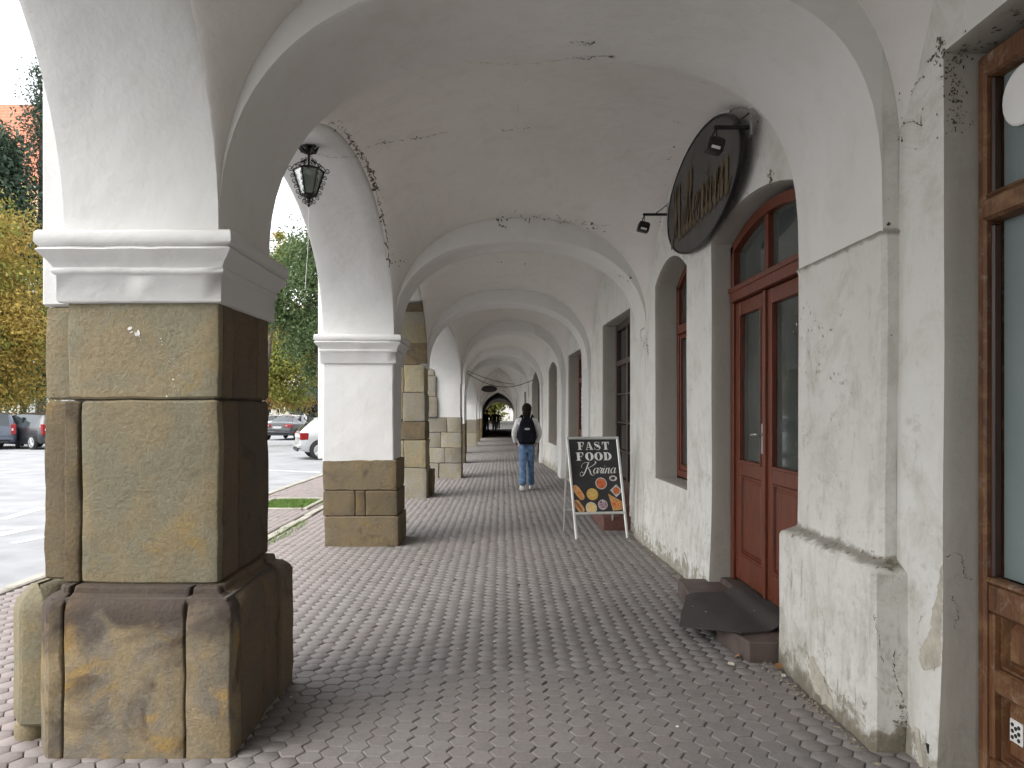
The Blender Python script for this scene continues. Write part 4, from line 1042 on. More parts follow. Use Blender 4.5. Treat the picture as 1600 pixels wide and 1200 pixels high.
# hanging cable and little oval sign far down
m = MB(); m.tube([(lerp(-1.08, .98, t), lerp(21.9, 24.0, t), 2.45-.32*math.sin(math.pi*t)+.14*(1-t)) for t in np.linspace(0, 1, 14)], .011, 5)
m.tube([(lerp(-1.08, .4, t), lerp(21.9, 23.4, t), 2.66-.36*math.sin(math.pi*t*.5)) for t in np.linspace(0, 1, 10)], .008, 5)
tag(m.build('cable', M_BLACK, None), 'black cable sagging across the arcade beyond the walker', 'cable')
m = MB(); m.lathe([(.0, -.03), (.36, -.03), (.40, 0), (.36, .03), (.0, .03)], (0, 0, 0), 24)
hs_ = m.build('hanging_sign', M_BLACK, None, M=Matrix.Translation((-.66, 37, 2.50)) @ Matrix.Diagonal((1, 1, .42, 1)) @ Matrix.Rotation(math.pi/2, 4, 'X')); tag(hs_, 'small dark oval sign hanging under the pointed vault', 'sign')

# ------------------------------------------------------------------ steps and mat
sp = empty('door_step', (1.7, 5.4, 0)); tag(sp, 'cracked brown stone step under the rubber mat at the double door', 'step')
def step_piece(pl, z1):
    o = stone_block(pl, -.02, z1, M_STEP, sp, 'step_block', c=.008, rough=.004, sub=.09); fix(o)
bpy.context.view_layer.update()
step_piece([(1.50, 4.60), (1.92, 4.60), (1.92, 5.02), (1.43, 5.06)], .125)
step_piece([(1.53, 5.10), (1.92, 5.03), (1.92, 5.50), (1.52, 5.52)], .085)
step_piece([(1.42, 5.54), (1.92, 5.51), (1.92, 6.30), (1.47, 6.32)], .125)
mp4 = [(1.20, 5.09), (1.487, 4.74), (1.825, 4.80), (1.96, 5.22), (1.78, 5.84), (1.42, 5.78)]
m = MB(); nn = 22
top = []; bot = []
quadA = [Vector((1.19, 5.10)), Vector((1.50, 4.74)), Vector((1.90, 4.86)), Vector((1.97, 5.25)), Vector((1.80, 5.86)), Vector((1.40, 5.76))]
def mat_z(x_, y_):
    base_ = .134 if x_ > 1.45 else .134-.20*(1.45-x_)
    if y_ < 5.1 and x_ < 1.6: base_ += .0
    if x_ > 1.72: base_ = max(base_, .176 if x_ > 1.79 else lerp(.134, .176, (x_-1.72)/.07))
    return base_+.010*noise.noise(Vector((x_*5, y_*5, 0)))+.004
xs = np.linspace(1.15, 2.0, 30); ys = np.linspace(4.7, 5.9, 40)
keep = {}
pts2 = [(a_, b_) for a_ in xs for b_ in ys if inside((a_, b_), [tuple(q) for q in quadA])]
ed = []; bp_ = []
for i in range(6):
    a_, b_ = quadA[i], quadA[(i+1) % 6]
    for j in range(8): q = a_.lerp(b_, j/8); bp_.append((q.x+random.uniform(-.004, .004), q.y+random.uniform(-.004, .004)))
allp_ = bp_+pts2; ed = [(i, (i+1) % len(bp_)) for i in range(len(bp_))]
V2, _, F2, *_r = delaunay_2d_cdt([Vector(q) for q in allp_], ed, [], 1, 1e-5)
m.add([(v.x, v.y, mat_z(v.x, v.y)) for v in V2], [tuple(f) for f in F2]); m.add([(v.x, v.y, mat_z(v.x, v.y)-.008) for v in V2], [tuple(reversed(f)) for f in F2])
m.grid([[(q[0], q[1], mat_z(*q)) for q in bp_+bp_[:1]], [(q[0], q[1], mat_z(*q)-.008) for q in bp_+bp_[:1]]])
tag(m.build('door_mat', M_MAT, None), 'worn dark rubber mat lying askew on the step of the double door', 'mat')
rs = empty('door_step', (1.45, 10.3, 0)); tag(rs, 'red tiled step behind the food board', 'step'); bpy.context.view_layer.update()
m = MB(); m.box(1.28, 1.75, 9.6, 11.9, -.02, .17, .01); fix(m.build('step_block', M_BRICK, rs)); m = MB(); m.box(1.50, 1.85, 9.72, 11.92, .17, .30, .01); fix(m.build('step_block', M_BRICK, rs))

# dry leaves, paper scraps
def leaf(x_, y_, z_, s_, mt, lab, cat='leaf', name='fallen_leaf', grp='fallen leaves and scraps by the wall'):
    m = MB(); r = random.Random(int(x_*1000+y_*100)); n_ = 9
    rot = Matrix.Rotation(r.uniform(0, 6.28), 4, 'Z') @ Matrix.Rotation(r.uniform(-.5, .5), 4, 'X')
    ring_ = [Vector((s_*math.cos(6.28*i/n_)*r.uniform(.7, 1.2), .55*s_*math.sin(6.28*i/n_)*r.uniform(.7, 1.2), r.uniform(0, .25)*s_)) for i in range(n_)]
    vs = [Vector((0, 0, 0))]+ring_; vs = [rot @ v+Vector((x_, y_, z_+s_*.25)) for v in vs]
    m.add(vs, [(0, 1+i, 1+(i+1) % n_) for i in range(n_)]); o = m.build(name, mt, None, smooth=60); tag(o, lab, cat, grp); return o
for px, py, s_, mt, nm, lab in ((1219, 1046, .055, M_LEAFL, 'fallen_leaf', 'orange-brown leaf standing against the end of the step'), (1146, 995, .035, M_CHIP, 'paper_scrap', 'pale curled scrap beside the step corner'), (1152, 1028, .035, M_LEAFL, 'fallen_leaf', 'dry leaf below the curled scrap at the step'),
        (1143, 1040, .03, M_PATCH, 'fallen_leaf', 'pale dry leaf on the pavers in front of the step'), (1224, 1058, .03, M_CHIP, 'paper_scrap', 'white scrap at the foot of the wall pier'), (1130, 1003, .025, M_LEAFL, 'fallen_leaf', 'small brown leaf under the mat edge'),
        (1112, 998, .012, M_CHIP, 'paper_scrap', 'tiny white scrap on the pavers left of the step'), (772, 1003, .010, M_CHIP, 'paper_scrap', 'tiny white scrap in the middle of the walk'), (716, 1014, .010, M_CHIP, 'paper_scrap', 'tiny white scrap left of the middle of the walk'),
        (455, 1090, .014, M_CHIP, 'bottle_cap', 'small white cap at the corner of the big pillar base'), (785, 1081, .009, M_CHIP, 'paper_scrap', 'tiny pale fleck near the bottom of the walk'), (1058, 1136, .010, M_CHIP, 'paper_scrap', 'pale fleck on a reddish paver near the right')):
    D_ = H0*F/(py-CY); leaf((px-CX)/F*D_, D_, 0, s_, mt, lab, 'litter', nm)
for i, (x_, y_) in enumerate(((1.42, 5.25), (1.5, 4.98), (1.36, 5.4), (1.62, 5.3), (1.7, 5.1), (1.55, 5.45))):
    leaf(x_, y_, .13+(.05 if x_ > 1.62 else 0), .012, M_CHIP, 'tiny pale crumb lying on the rubber mat', 'litter', 'crumb', 'pale crumbs on the rubber mat')
# broken plaster shard with black pipe at the foot of the wall
m = MB(); m.add([(1.80, 3.26, 0), (1.845, 3.28, 0), (1.84, 3.29, .13), (1.80, 3.30, .16), (1.815, 3.25, .0), (1.85, 3.265, 0), (1.845, 3.275, .12), (1.81, 3.285, .15)], [(0, 1, 2, 3), (7, 6, 5, 4), (0, 3, 7, 4), (1, 5, 6, 2), (3, 2, 6, 7)]); tag(m.build('plaster_shard', M_PATCH, None, smooth=None), 'broken plaster shard leaning at the foot of the wall near the worn door', 'debris')
m = MB(); m.tube([(1.815, 3.2, .0), (1.825, 3.215, .06), (1.815, 3.22, .12)], .010, 6); tag(m.build('pipe_stub', M_BLACK, None), 'short black pipe stub beside the plaster shard', 'pipe')
# rubble along the foot of the wall
V_ = []; F_ = []
for i in range(900):
    D_ = random.uniform(3.2, 9.5) if random.random() < .85 else random.uniform(9.5, 16)
    k = 2 if 4.5 < D_ < 8.5 else 3
    xw_ = (1.65 if D_ < 4.6 else XF[2](D_, 0) if D_ < 8.5 else XF[3](max(9.2, min(13, D_)), 0)) if D_ < 13 else 1.38
    s_ = random.uniform(.003, .013); x_ = xw_-abs(random.gauss(0, .03))-.005; k0 = len(V_)
    for q in ((1, 0, 0), (0, 1, 0), (-1, 0, 0), (0, -1, 0), (0, 0, 1)): V_.append((x_+q[0]*s_*random.uniform(.6, 1.3), D_+q[1]*s_*random.uniform(.6, 1.3), zg(D_)+.002+q[2]*s_*.8))
    F_ += [(k0, k0+1, k0+4), (k0+1, k0+2, k0+4), (k0+2, k0+3, k0+4), (k0+3, k0, k0+4)]
me = bpy.data.meshes.new('rubble'); me.from_pydata(V_, [], F_); tag(link('rubble', me, simple('rubble', (.22, .19, .14), .9, var=.5, scale=30)), 'crumbled plaster and grit along the foot of the right wall', 'rubble', None, 'stuff')
# ------------------------------------------------------------------ people
def skin_mesh(name, verts, edges, mat, parent, sub=2, M=None):
    """verts: (x,y,z,rx,ry)"""
    bm = bmesh.new(); L = bm.verts.layers.skin.verify(); vs = []
    for i, v in enumerate(verts):
        b = bm.verts.new(v[:3]); b[L].radius = (v[3], v[4] if len(v) > 4 else v[3]); b[L].use_root = (i == 0); vs.append(b)
    for a_, b_ in edges: bm.edges.new((vs[a_], vs[b_]))
    me = bpy.data.meshes.new(name); bm.to_mesh(me); bm.free()
    o = link(name, me, None); o.modifiers.new('skin', 'SKIN').use_smooth_shade = True
    s = o.modifiers.new('sub', 'SUBSURF'); s.levels = sub; s.render_levels = sub
    dg = bpy.context.evaluated_depsgraph_get(); ev = o.evaluated_get(dg)
    me2 = bpy.data.meshes.new_from_object(ev); me2.name = name
    bpy.data.objects.remove(o); me2.materials.clear(); me2.materials.append(mat); me2.shade_smooth()
    o = bpy.data.objects.new(name, me2); C.objects.link(o); o.parent = parent; return o
M_SKIN = simple('skin', (.42, .24, .17), .55, var=.06)
M_HAIR = simple('hair', (.012, .008, .006), .7, var=.4, scale=80, bmp=.004, spec=.15)
M_JEAN = simple('denim', (.10, .175, .30), .85, var=.5, scale=14, bmp=.004, bscale=40)
M_JEAND = simple('dark_denim', (.09, .11, .15), .85, var=.3, scale=14)
M_LITE = simple('light_trousers', (.34, .34, .36), .85, var=.2, scale=14)
M_JACK = simple('light_grey_jacket', (.78, .77, .77), .85, var=.15, scale=9, bmp=.004, bscale=18)
M_NAVY = simple('navy_nylon', (.008, .009, .014), .8, var=.3, scale=12, bmp=.003, bscale=30, spec=.12)
M_SHOE = simple('pale_shoe', (.55, .54, .51), .6)
def person(x_, D_, hgt, face, label, top, legs_, stride=.16, armfwd=.12, hair_long=False, shoes=None, group=None):
    e = empty('person', (x_, D_, zg(D_)), face); s_ = hgt/1.66; e.scale = (s_, s_, s_); tag(e, label, 'person', group)
    # local frame: +y is where the person faces
    hp = .92; bv = [(0, 0, hp, .105, .08), (0, .0, 1.06, .105, .075), (0, -.005, 1.20, .125, .09), (0, -.01, 1.33, .13, .085), (0, .0, 1.42, .05, .05), (0, .012, 1.48, .048, .05), (0, .018, 1.545, .078, .088), (0, .015, 1.60, .070, .082)]
    be = [(i, i+1) for i in range(7)]
    def leg_pts(sx, fy, lift, r_):
        return [(sx*.085, 0, .84, r_[0]), (sx*.095, fy*.45+.02, .47+lift*.5, r_[1]), (sx*.10, fy*.9-(.06 if lift else 0), .10+lift, r_[2])]
    def add(vs, es, pts, root):
        k = root
        for q in pts: vs.append(q); es.append((k, len(vs)-1)); k = len(vs)-1
    for sx, fy, lf in ((-1, -stride, .03), (1, stride, 0)):
        add(bv, be, leg_pts(sx, fy, lf, (.078, .052, .036))+[(sx*.105, fy*.9+.10-(.06 if lf else 0), .035+lf*.6, .032)], 0)
    def arm(sx, r_):
        return [(sx*.165, -.005, 1.345, r_[0]), (sx*.235, -.02, 1.10, r_[1]), (sx*.20, armfwd, .93, r_[2])]
    for sx in (-1, 1):
        add(bv, be, arm(sx, (.045, .036, .026))+[(sx*.19, armfwd+.05, .89, .028), (sx*.185, armfwd+.10, .85, .020)], 3)
    skin_mesh('body', bv, be, M_SKIN, e)
    # face: nose, eyes, ears, and fingers
    f = MB(); f.lathe([(.001, .03), (.014, 0), (.010, -.012)], (0, .118, 1.54), 8, Matrix.Rotation(-.4, 3, 'X')); 
    for sx in (-1, 1):
        f.lathe([(.001, -.028), (.014, -.02), (.016, .01), (.001, .026)], (sx*.082, .01, 1.55), 8)
        for q in range(4): f.tube([(sx*(.18+.004*q), armfwd+.10+.008*q, .86), (sx*(.176+.004*q), armfwd+.125+.006*q, .83), (sx*(.165+.004*q), armfwd+.13, .80+.003*q)], [.009, .008, .006], 5)
        f.tube([(sx*.17, armfwd+.07, .885), (sx*.15, armfwd+.10, .865)], [.010, .007], 5)
    f.build('features', M_SKIN, e)
    f = MB()
    for sx in (-1, 1): f.lathe([(.001, -.006), (.009, -.003), (.009, .003), (.001, .006)], (sx*.032, .102, 1.565), 8)
    f.build('eyes', M_HAIR, e)
    # clothes
    jv = [(0, .0, .86, .155, .12), (0, 0, 1.05, .145, .105), (0, -.008, 1.20, .155, .115), (0, -.015, 1.33, .155, .105), (0, -.003, 1.425, .062, .06)]; je = [(0, 1), (1, 2), (2, 3), (3, 4)]
    for sx in (-1, 1): add(jv, je, [(sx*.172, -.01, 1.335, .068), (sx*.248, -.025, 1.12, .060), (sx*.225, armfwd*.6, .985, .052), (sx*.205, armfwd+.01, .925, .042)], 3)
    skin_mesh('jacket', jv, je, top, e)
    tv = [(0, 0, .96, .135, .105), (0, 0, .86, .15, .118)]; te = [(0, 1)]
    for sx, fy, lf in ((-1, -stride, .03), (1, stride, 0)): add(tv, te, [(sx*.074, 0, .80, .102), (sx*.080, fy*.45+.02, .47+lf*.5, .072), (sx*.088, fy*.8-(.04 if lf else 0), .20+lf, .076), (sx*.092, fy*.9-(.06 if lf else 0), .06+lf, .086)], 1)
    skin_mesh('trousers', tv, te, legs_, e)
    for sx, fy, lf in ((-1, -stride, .03), (1, stride, 0)):
        y_ = fy*.9-(.06 if lf else 0)
        m = MB(); m.loft([(sx*.105-.04, y_-.075), (sx*.105+.04, y_-.075), (sx*.105+.045, y_+.10), (sx*.105+.02, y_+.18), (sx*.105-.02, y_+.18), (sx*.105-.045, y_+.10)], [(lf*.6, .006), (lf*.6+.015, 0), (lf*.6+.05, .004), (lf*.6+.085, .02)], cc=.008); m.build('shoe', shoes or M_SHOE, e)
    # hair: a displaced cap, with a bun at the back
    bm = bmesh.new(); bmesh.ops.create_icosphere(bm, subdivisions=4, radius=1)
    for v in list(bm.verts):
        c_ = v.co.copy(); n_ = 1+.07*noise.noise(c_*6+Vector((x_, 0, 0)))
        v.co = Vector((c_.x*.094*n_, c_.y*.106*n_-.006, c_.z*.105*n_+1.588))
    bmesh.ops.delete(bm, geom=[v for v in bm.verts if (v.co.y > .045 and v.co.z < 1.615) or v.co.z < 1.49], context='VERTS')
    me = bpy.data.meshes.new('hair'); bm.to_mesh(me); bm.free(); me.shade_smooth(); link('hair', me, M_HAIR, e)
    m = MB()
    if hair_long:
        m.lathe([(.001, -.05), (.035, -.04), (.048, 0), (.035, .035), (.001, .045)], (0, -.07, 1.655), 12); m.lathe([(.05, -.13), (.075, -.06), (.085, 0), (.07, .05)], (0, -.035, 1.50), 14)
        m.build('hair', M_HAIR, e, rough=.012)
    return e
gx, gy = (823-CX)/F*14.35, 14.35
person(gx, gy, 1.62, math.radians(2), 'person walking away in light grey jacket and loose blue jeans', M_JACK, M_JEAN, .16, .16, True)
bp = empty('backpack', (gx, gy-.165*.98, zg(gy)-.02)); bp.scale = (1.16, 1, 1.04); tag(bp, 'black backpack with an oval patch on the back of the walking person', 'backpack')
m = MB(); m.loft([(-.135, -.09), (-.05, -.125), (.05, -.125), (.135, -.09), (.145, .03), (-.145, .03)], [(.86, .03), (.885, .008), (.95, 0), (1.05, .0), (1.16, .01), (1.26, .03), (1.315, .055), (1.335, .08)], cc=.02); m.build('bag', M_NAVY, bp, disp=.006)
m = MB(); m.loft([(-.105, -.15), (.105, -.15), (.115, -.07), (-.115, -.07)], [(.89, .02), (.91, 0), (1.06, .0), (1.09, .02)], cc=.015); m.build('front_pocket', M_NAVY, bp)
for s_ in (-1, 1):
    m = MB(); m.tube([(s_*.06, .0, 1.28), (s_*.085, .08, 1.385), (s_*.11, .20, 1.34), (s_*.13, .25, 1.2), (s_*.15, .17, .98), (s_*.13, .02, .93)], .018, 6); m.build('strap', M_NAVY, bp)
m = MB(); m.add([(.045*math.cos(6.28*i/18), -.128, 1.14+.020*math.sin(6.28*i/18)) for i in range(18)], [tuple(range(18))]); m.add([(.03*math.cos(6.28*i/18), -.1285, 1.14+.011*math.sin(6.28*i/18)) for i in range(0)], []); m.build('patch', M_STEEL, bp, smooth=None)
for px, h_, top, lg, lab in ((760.5, 1.68, M_NAVY, M_JEAND, 'left of two dark figures walking near the end of the passage'), (772.5, 1.66, M_BLACK, M_LITE, 'right of two dark figures, in pale trousers, near the end of the passage')):
    D_ = 53.; person((px-CX)/F*D_, D_, h_, math.pi, lab, top, lg, .14, .05, False, None, 'pair of people near the end of the passage')
D_ = 69.; person((778.5-CX)/F*D_, D_, 1.6, math.pi, 'small distant figure by the bright end arch', M_JEAND, M_JEAND, .1, .05)

# ------------------------------------------------------------------ cars
def paint(name, c, metal=.3):
    m_, t_, b_ = new_mat(name); b_.inputs['Base Color'].default_value = (*c, 1); b_.inputs['Metallic'].default_value = metal
    b_.inputs['Roughness'].default_value = .35; b_.inputs['Coat Weight'].default_value = .8; b_.inputs['Coat Roughness'].default_value = .06; return m_
PT = dict(blue=paint('slate_blue_paint', (.07, .085, .12)), dark=paint('dark_grey_paint', (.022, .024, .028)), silver=paint('silver_paint', (.52, .53, .54), .5), white=paint('white_paint', (.72, .72, .72), 0), navy=paint('navy_paint', (.03, .05, .12)), graph=paint('graphite_paint', (.05, .053, .06)))
M_CGL = glass('car_glass', (.035, .045, .05), .04, .2); M_TYRE = simple('tyre', (.02, .02, .02), .85); M_RIM = simple('alloy', (.55, .56, .57), .3, .7, .05)
M_RED = simple('red_lens', (.24, .012, .015), .2, var=.2); M_PLATE = simple('number_plate', (.75, .75, .75), .4, var=.02); M_CLR = simple('clear_lens', (.6, .55, .55), .15)
ST_W = dict(  # stations: s, half width, z low, belt, roof z, roof half width ; side glass flag, top glass flag until next
  wagon=[(0, .70, .42, .62, .66, .60, 0, 0), (.04, .82, .34, .95, 1.0, .66, 0, 1), (.10, .87, .30, .98, 1.12, .66, 0, 1), (.34, .89, .25, .99, 1.52, .60, 1, 0), (1.05, .90, .22, .98, 1.56, .62, 1, 0), (1.95, .90, .2, .96, 1.57, .63, 1, 0), (2.75, .90, .2, .94, 1.50, .62, 1, 1), (3.45, .89, .2, .93, .99, .66, 0, 0), (4.2, .86, .22, .82, .86, .6, 0, 0), (4.55, .74, .3, .68, .70, .5, 0, 0), (4.62, .62, .38, .58, .60, .45, 0, 0)],
  hatch=[(0, .68, .40, .58, .62, .56, 0, 0), (.05, .80, .32, .90, .95, .60, 0, 1), (.16, .84, .28, .93, 1.06, .60, 0, 1), (.52, .86, .24, .95, 1.38, .54, 1, 0), (1.0, .87, .2, .93, 1.44, .56, 1, 0), (1.8, .87, .2, .90, 1.45, .57, 1, 0), (2.35, .87, .2, .88, 1.38, .56, 1, 1), (3.1, .86, .2, .88, .95, .62, 0, 0), (3.75, .82, .22, .78, .82, .58, 0, 0), (4.1, .70, .3, .64, .66, .5, 0, 0), (4.17, .6, .36, .55, .57, .45, 0, 0)],
  sedan=[(0, .70, .42, .60, .64, .60, 0, 0), (.04, .82, .32, .90, .95, .68, 0, 0), (.12, .86, .28, .97, 1.02, .68, 0, 0), (.60, .89, .25, .97, 1.06, .62, 0, 1), (1.35, .90, .22, .96, 1.40, .56, 1, 0), (2.0, .90, .2, .95, 1.45, .58, 1, 0), (2.6, .90, .2, .93, 1.42, .58, 1, 1), (3.35, .89, .2, .91, .98, .66, 0, 0), (4.2, .86, .22, .80, .84, .6, 0, 0), (4.6, .74, .3, .66, .68, .5, 0, 0), (4.68, .62, .38, .56, .58, .45, 0, 0)])
def car(kind, col, x_, D_, heading, label, plate=None, axles=(.72, 3.42)):
    """origin: rear bumper centre on the ground; heading: angle of the nose from +x"""
    z_ = zg(D_)-.10; e = empty('parked_car', (x_, D_, z_), heading); tag(e, label, 'car', 'cars parked on the square')
    S_ = ST_W[kind]
    def ring_(s, w_, zl, bl, rz_, rw, *_):
        h = [(0, zl), (w_*.90, zl), (w_*.985, zl+.10), (w_*1.0, lerp(zl, bl, .45)), (w_*.995, lerp(zl, bl, .72)), (w_*.965, bl-.03), (w_*.945, bl), (rw+.02, rz_-.06 if rz_-bl > .1 else lerp(bl, rz_, .6)), (rw-.06, rz_-.01), (rw*.5, rz_+.012), (0, rz_+.018)]
        return [(s, -a_, b_) for a_, b_ in h]+[(s, a_, b_) for a_, b_ in reversed(h[:-1])]
    # interpolate stations smoothly
    st2 = []
    for i in range(len(S_)-1):
        a_, b_ = S_[i], S_[i+1]; n_ = max(1, int((b_[0]-a_[0])/.18))
        for j in range(n_): t = j/n_; st2.append(tuple(lerp(a_[q], b_[q], t) for q in range(6))+(a_[6], a_[7]))
    st2.append(S_[-1]); R_ = [ring_(*q) for q in st2]; m_ = len(R_[0])
    body, gl = MB(), MB(); allv = [p for r_ in R_ for p in r_]; body.v = allv; 
    for i in range(len(R_)-1):
        for k in range(m_-1):
            q = (i*m_+k, i*m_+k+1, (i+1)*m_+k+1, (i+1)*m_+k); kk = k if k < 10 else 19-k
            sg_, tg_ = st2[i][6], st2[i][7]
            if kk == 6 and sg_ and not (i > 0 and not st2[i-1][6]):
                gl.add([allv[j] for j in q], [(0, 1, 2, 3)])
            elif kk in (8, 9) and tg_: gl.add([allv[j] for j in q], [(0, 1, 2, 3)])
            else: body.f.append(q)
    body.f.append(tuple(reversed(range(m_)))); body.f.append(tuple((len(R_)-1)*m_+k for k in range(m_)))
    body.build('body', col, e, smooth=40); gl.build('windows', M_CGL, e, smooth=40)
    pl = MB()
    for sx in (-1, 1):
        for t in (.36, .63): 
            s_ = S_[-1][0]*t; pl.box(s_-.03, s_+.03, sx*.74-.05, sx*.74+.05, .95, 1.38)
    pl.build('door_pillar', M_BLACK, e)
    wv = S_[3][1]
    for ax in axles:
        for sx in (-1, 1):
            arch_ = MB(); arch_.lathe([(.36, 0), (.36, .04)], (0, 0, 0), 24, Matrix.Rotation(-math.pi/2*sx, 3, 'X')); arch_.build('wheel_arch', M_BLACK, e, M=Matrix.Translation((ax, sx*(wv-.03), .33)))
            w_ = empty('wheel', (ax, sx*(wv-.09), .315), 0, e); Rm = Matrix.Rotation(-math.pi/2*sx, 3, 'X')
            t_ = MB(); t_.lathe([(.20, .0), (.29, -.01), (.315, .02), (.315, .11), (.30, .14), (.225, .145), (.22, .12)], (0, 0, 0), 28, Rm); t_.build('tyre', M_TYRE, w_)
            r_ = MB(); r_.lathe([(.225, .135), (.205, .14), (.20, .12)], (0, 0, 0), 28, Rm)
            for q in range(5):
                a_ = q*2*math.pi/5; c_, s_ = math.cos(a_), math.sin(a_)
                p0 = Rm @ Vector((.03*c_, .03*s_, .13)); p1 = Rm @ Vector((.205*c_, .205*s_, .135)); r_.tube([p0, p1], [.03, .022], 6)
            r_.lathe([(.05, .12), (.05, .145), (.0, .15)], (0, 0, 0), 12, Rm); r_.build('rim', M_RIM, w_)
    # lamps, bumper strip, plate, mirrors
    bl = S_[2][3]; rearx = .02
    if kind == 'wagon': L_ = [(.025, .17, .66, .855, bl-.34, bl+.12)]
    elif kind == 'hatch': L_ = [(.05, .30, .62, .852, bl-.26, bl-.02)]
    else: L_ = [(-.0, .22, .40, .865, bl-.22, bl-.04)]
    for sx in (-1, 1):
        for (xa, xb, ya, yb_, za, zb_) in L_:
            m = MB(); lo, hi = sorted((sx*ya, sx*yb_)); m.box(xa-.03, xb, lo, hi, za, zb_, .02); m.build('tail_lamp', M_RED, e)
            m = MB(); lo, hi = sorted((sx*lerp(ya, yb_, .15), sx*lerp(ya, yb_, .5))); m.box(xa-.034, xa, lo, hi, lerp(za, zb_, .35), lerp(za, zb_, .6), .01); m.build('reverse_lamp', M_CLR, e)
        m = MB(); lo, hi = sorted((sx*.90, sx*1.04)); m.box(S_[-1][0]*.62, S_[-1][0]*.62+.09, lo, hi, .96, 1.09, .02); m.build('mirror', M_BLACK, e)
        m = MB(); lo, hi = sorted((sx*.5, sx*.78)); m.box(S_[-1][0]-.32, S_[-1][0]-.06, lo, hi, .60, .72, .03); m.build('headlight', M_CLR, e)
    m = MB(); m.box(-.055, .10, -.80, .80, .40, .52, .03); m.build('bumper', col, e)
    m = MB(); m.box(-.06, .0, -.62, .62, .28, .395, .02); m.build('lower_trim', M_BLACK, e)
    m = MB(); zp = .80 if kind != 'sedan' else .74; m.box(-.035, .03, -.26, .26, zp-.055, zp+.055, .005); pla = m.build('number_plate', M_PLATE, e)
    if plate:
        cu = bpy.data.curves.new('t', 'FONT'); cu.body = plate; cu.size = .115; cu.align_x = 'CENTER'; cu.align_y = 'CENTER'
        to = bpy.data.objects.new('t', cu); C.objects.link(to); me_ = bpy.data.meshes.new_from_object(to.evaluated_get(bpy.context.evaluated_depsgraph_get())); bpy.data.objects.remove(to)
        me_.transform(Matrix.Translation((-.038, 0, zp)) @ Matrix.Rotation(-math.pi/2, 4, 'Z') @ Matrix.Rotation(math.pi/2, 4, 'X')); me_.materials.clear(); link('lettering', me_, M_BLACK, pla)
    return e
def gp(px, py): return atg(px, py)
X_, Y_ = gp(-12, 703); car('wagon', PT['blue'], X_, Y_, math.radians(119), 'slate blue station wagon seen from behind at the left edge', 'SNV 068AJ')
X_, Y_ = gp(98, 702); car('wagon', PT['dark'], X_, Y_, math.radians(150), 'black car parked just right of the slate blue wagon')
X_, Y_ = gp(459, 716); car('hatch', PT['silver'], X_+.2, Y_-.35, math.radians(21), 'silver hatchback parked at an angle beside the second pillar', None, (.68, 3.2))
X_, Y_ = gp(433, 688); car('sedan', PT['graph'], X_, Y_, math.radians(84), 'dark grey saloon seen from behind, left of the silver hatchback', 'BN 451CL')
X_, Y_ = gp(424, 677); car('hatch', PT['white'], X_, Y_, math.radians(75), 'white hatchback half hidden beyond the dark saloon')
X_, Y_ = gp(462, 675); car('wagon', PT['silver'], X_, Y_, math.radians(60), 'silver estate car just right beyond the dark saloon')
X_, Y_ = gp(488, 673); car('hatch', PT['white'], X_, Y_, math.radians(20), 'white hatchback with its roof showing above the silver hatchback')
X_, Y_ = gp(478, 669); car('sedan', PT['navy'], X_, Y_, math.radians(85), 'navy saloon in the farthest row beside the second pillar')

# ------------------------------------------------------------------ trees
def leafmat(name, a_, b_, c_=None):
    m_, t, b = new_mat(name); at = N(t, 'Attribute'); at.attribute_name = 'tint'
    col = mixc(t, at.outputs['Fac'], a_, b_); 
    if c_: col = mixc(t, ramp(t, noise_n(t, pos(t), .35, 3), .5, .62), col, c_)
    setc(t, b, col); b.inputs['Roughness'].default_value = .6; b.inputs['Specular IOR Level'].default_value = .3
    tr = N(t, 'BsdfTranslucent'); t.links.new(col, tr.inputs[0]) if not isinstance(col, tuple) else None
    ms_ = N(t, 'MixShader'); ms_.inputs[0].default_value = .3; out = t.nodes['Material Output']
    t.links.new(b.outputs[0], ms_.inputs[1]); t.links.new(tr.outputs[0], ms_.inputs[2]); t.links.new(ms_.outputs[0], out.inputs[0]); return m_
ML_Y = leafmat('autumn_leaf', (.24, .17, .035), (.46, .33, .08), (.16, .19, .04))
ML_G = leafmat('green_leaf', (.045, .082, .032), (.135, .19, .075))
ML_M = leafmat('mixed_leaf', (.14, .19, .04), (.36, .34, .08), (.36, .22, .07))
ML_C = leafmat('conifer_needle', (.03, .055, .035), (.085, .125, .08))
ML_B = leafmat('bluish_leaf', (.05, .09, .07), (.11, .16, .13))
M_BARK = simple('bark', (.07, .055, .045), .95, var=.4, scale=6, bmp=.02, bscale=14)
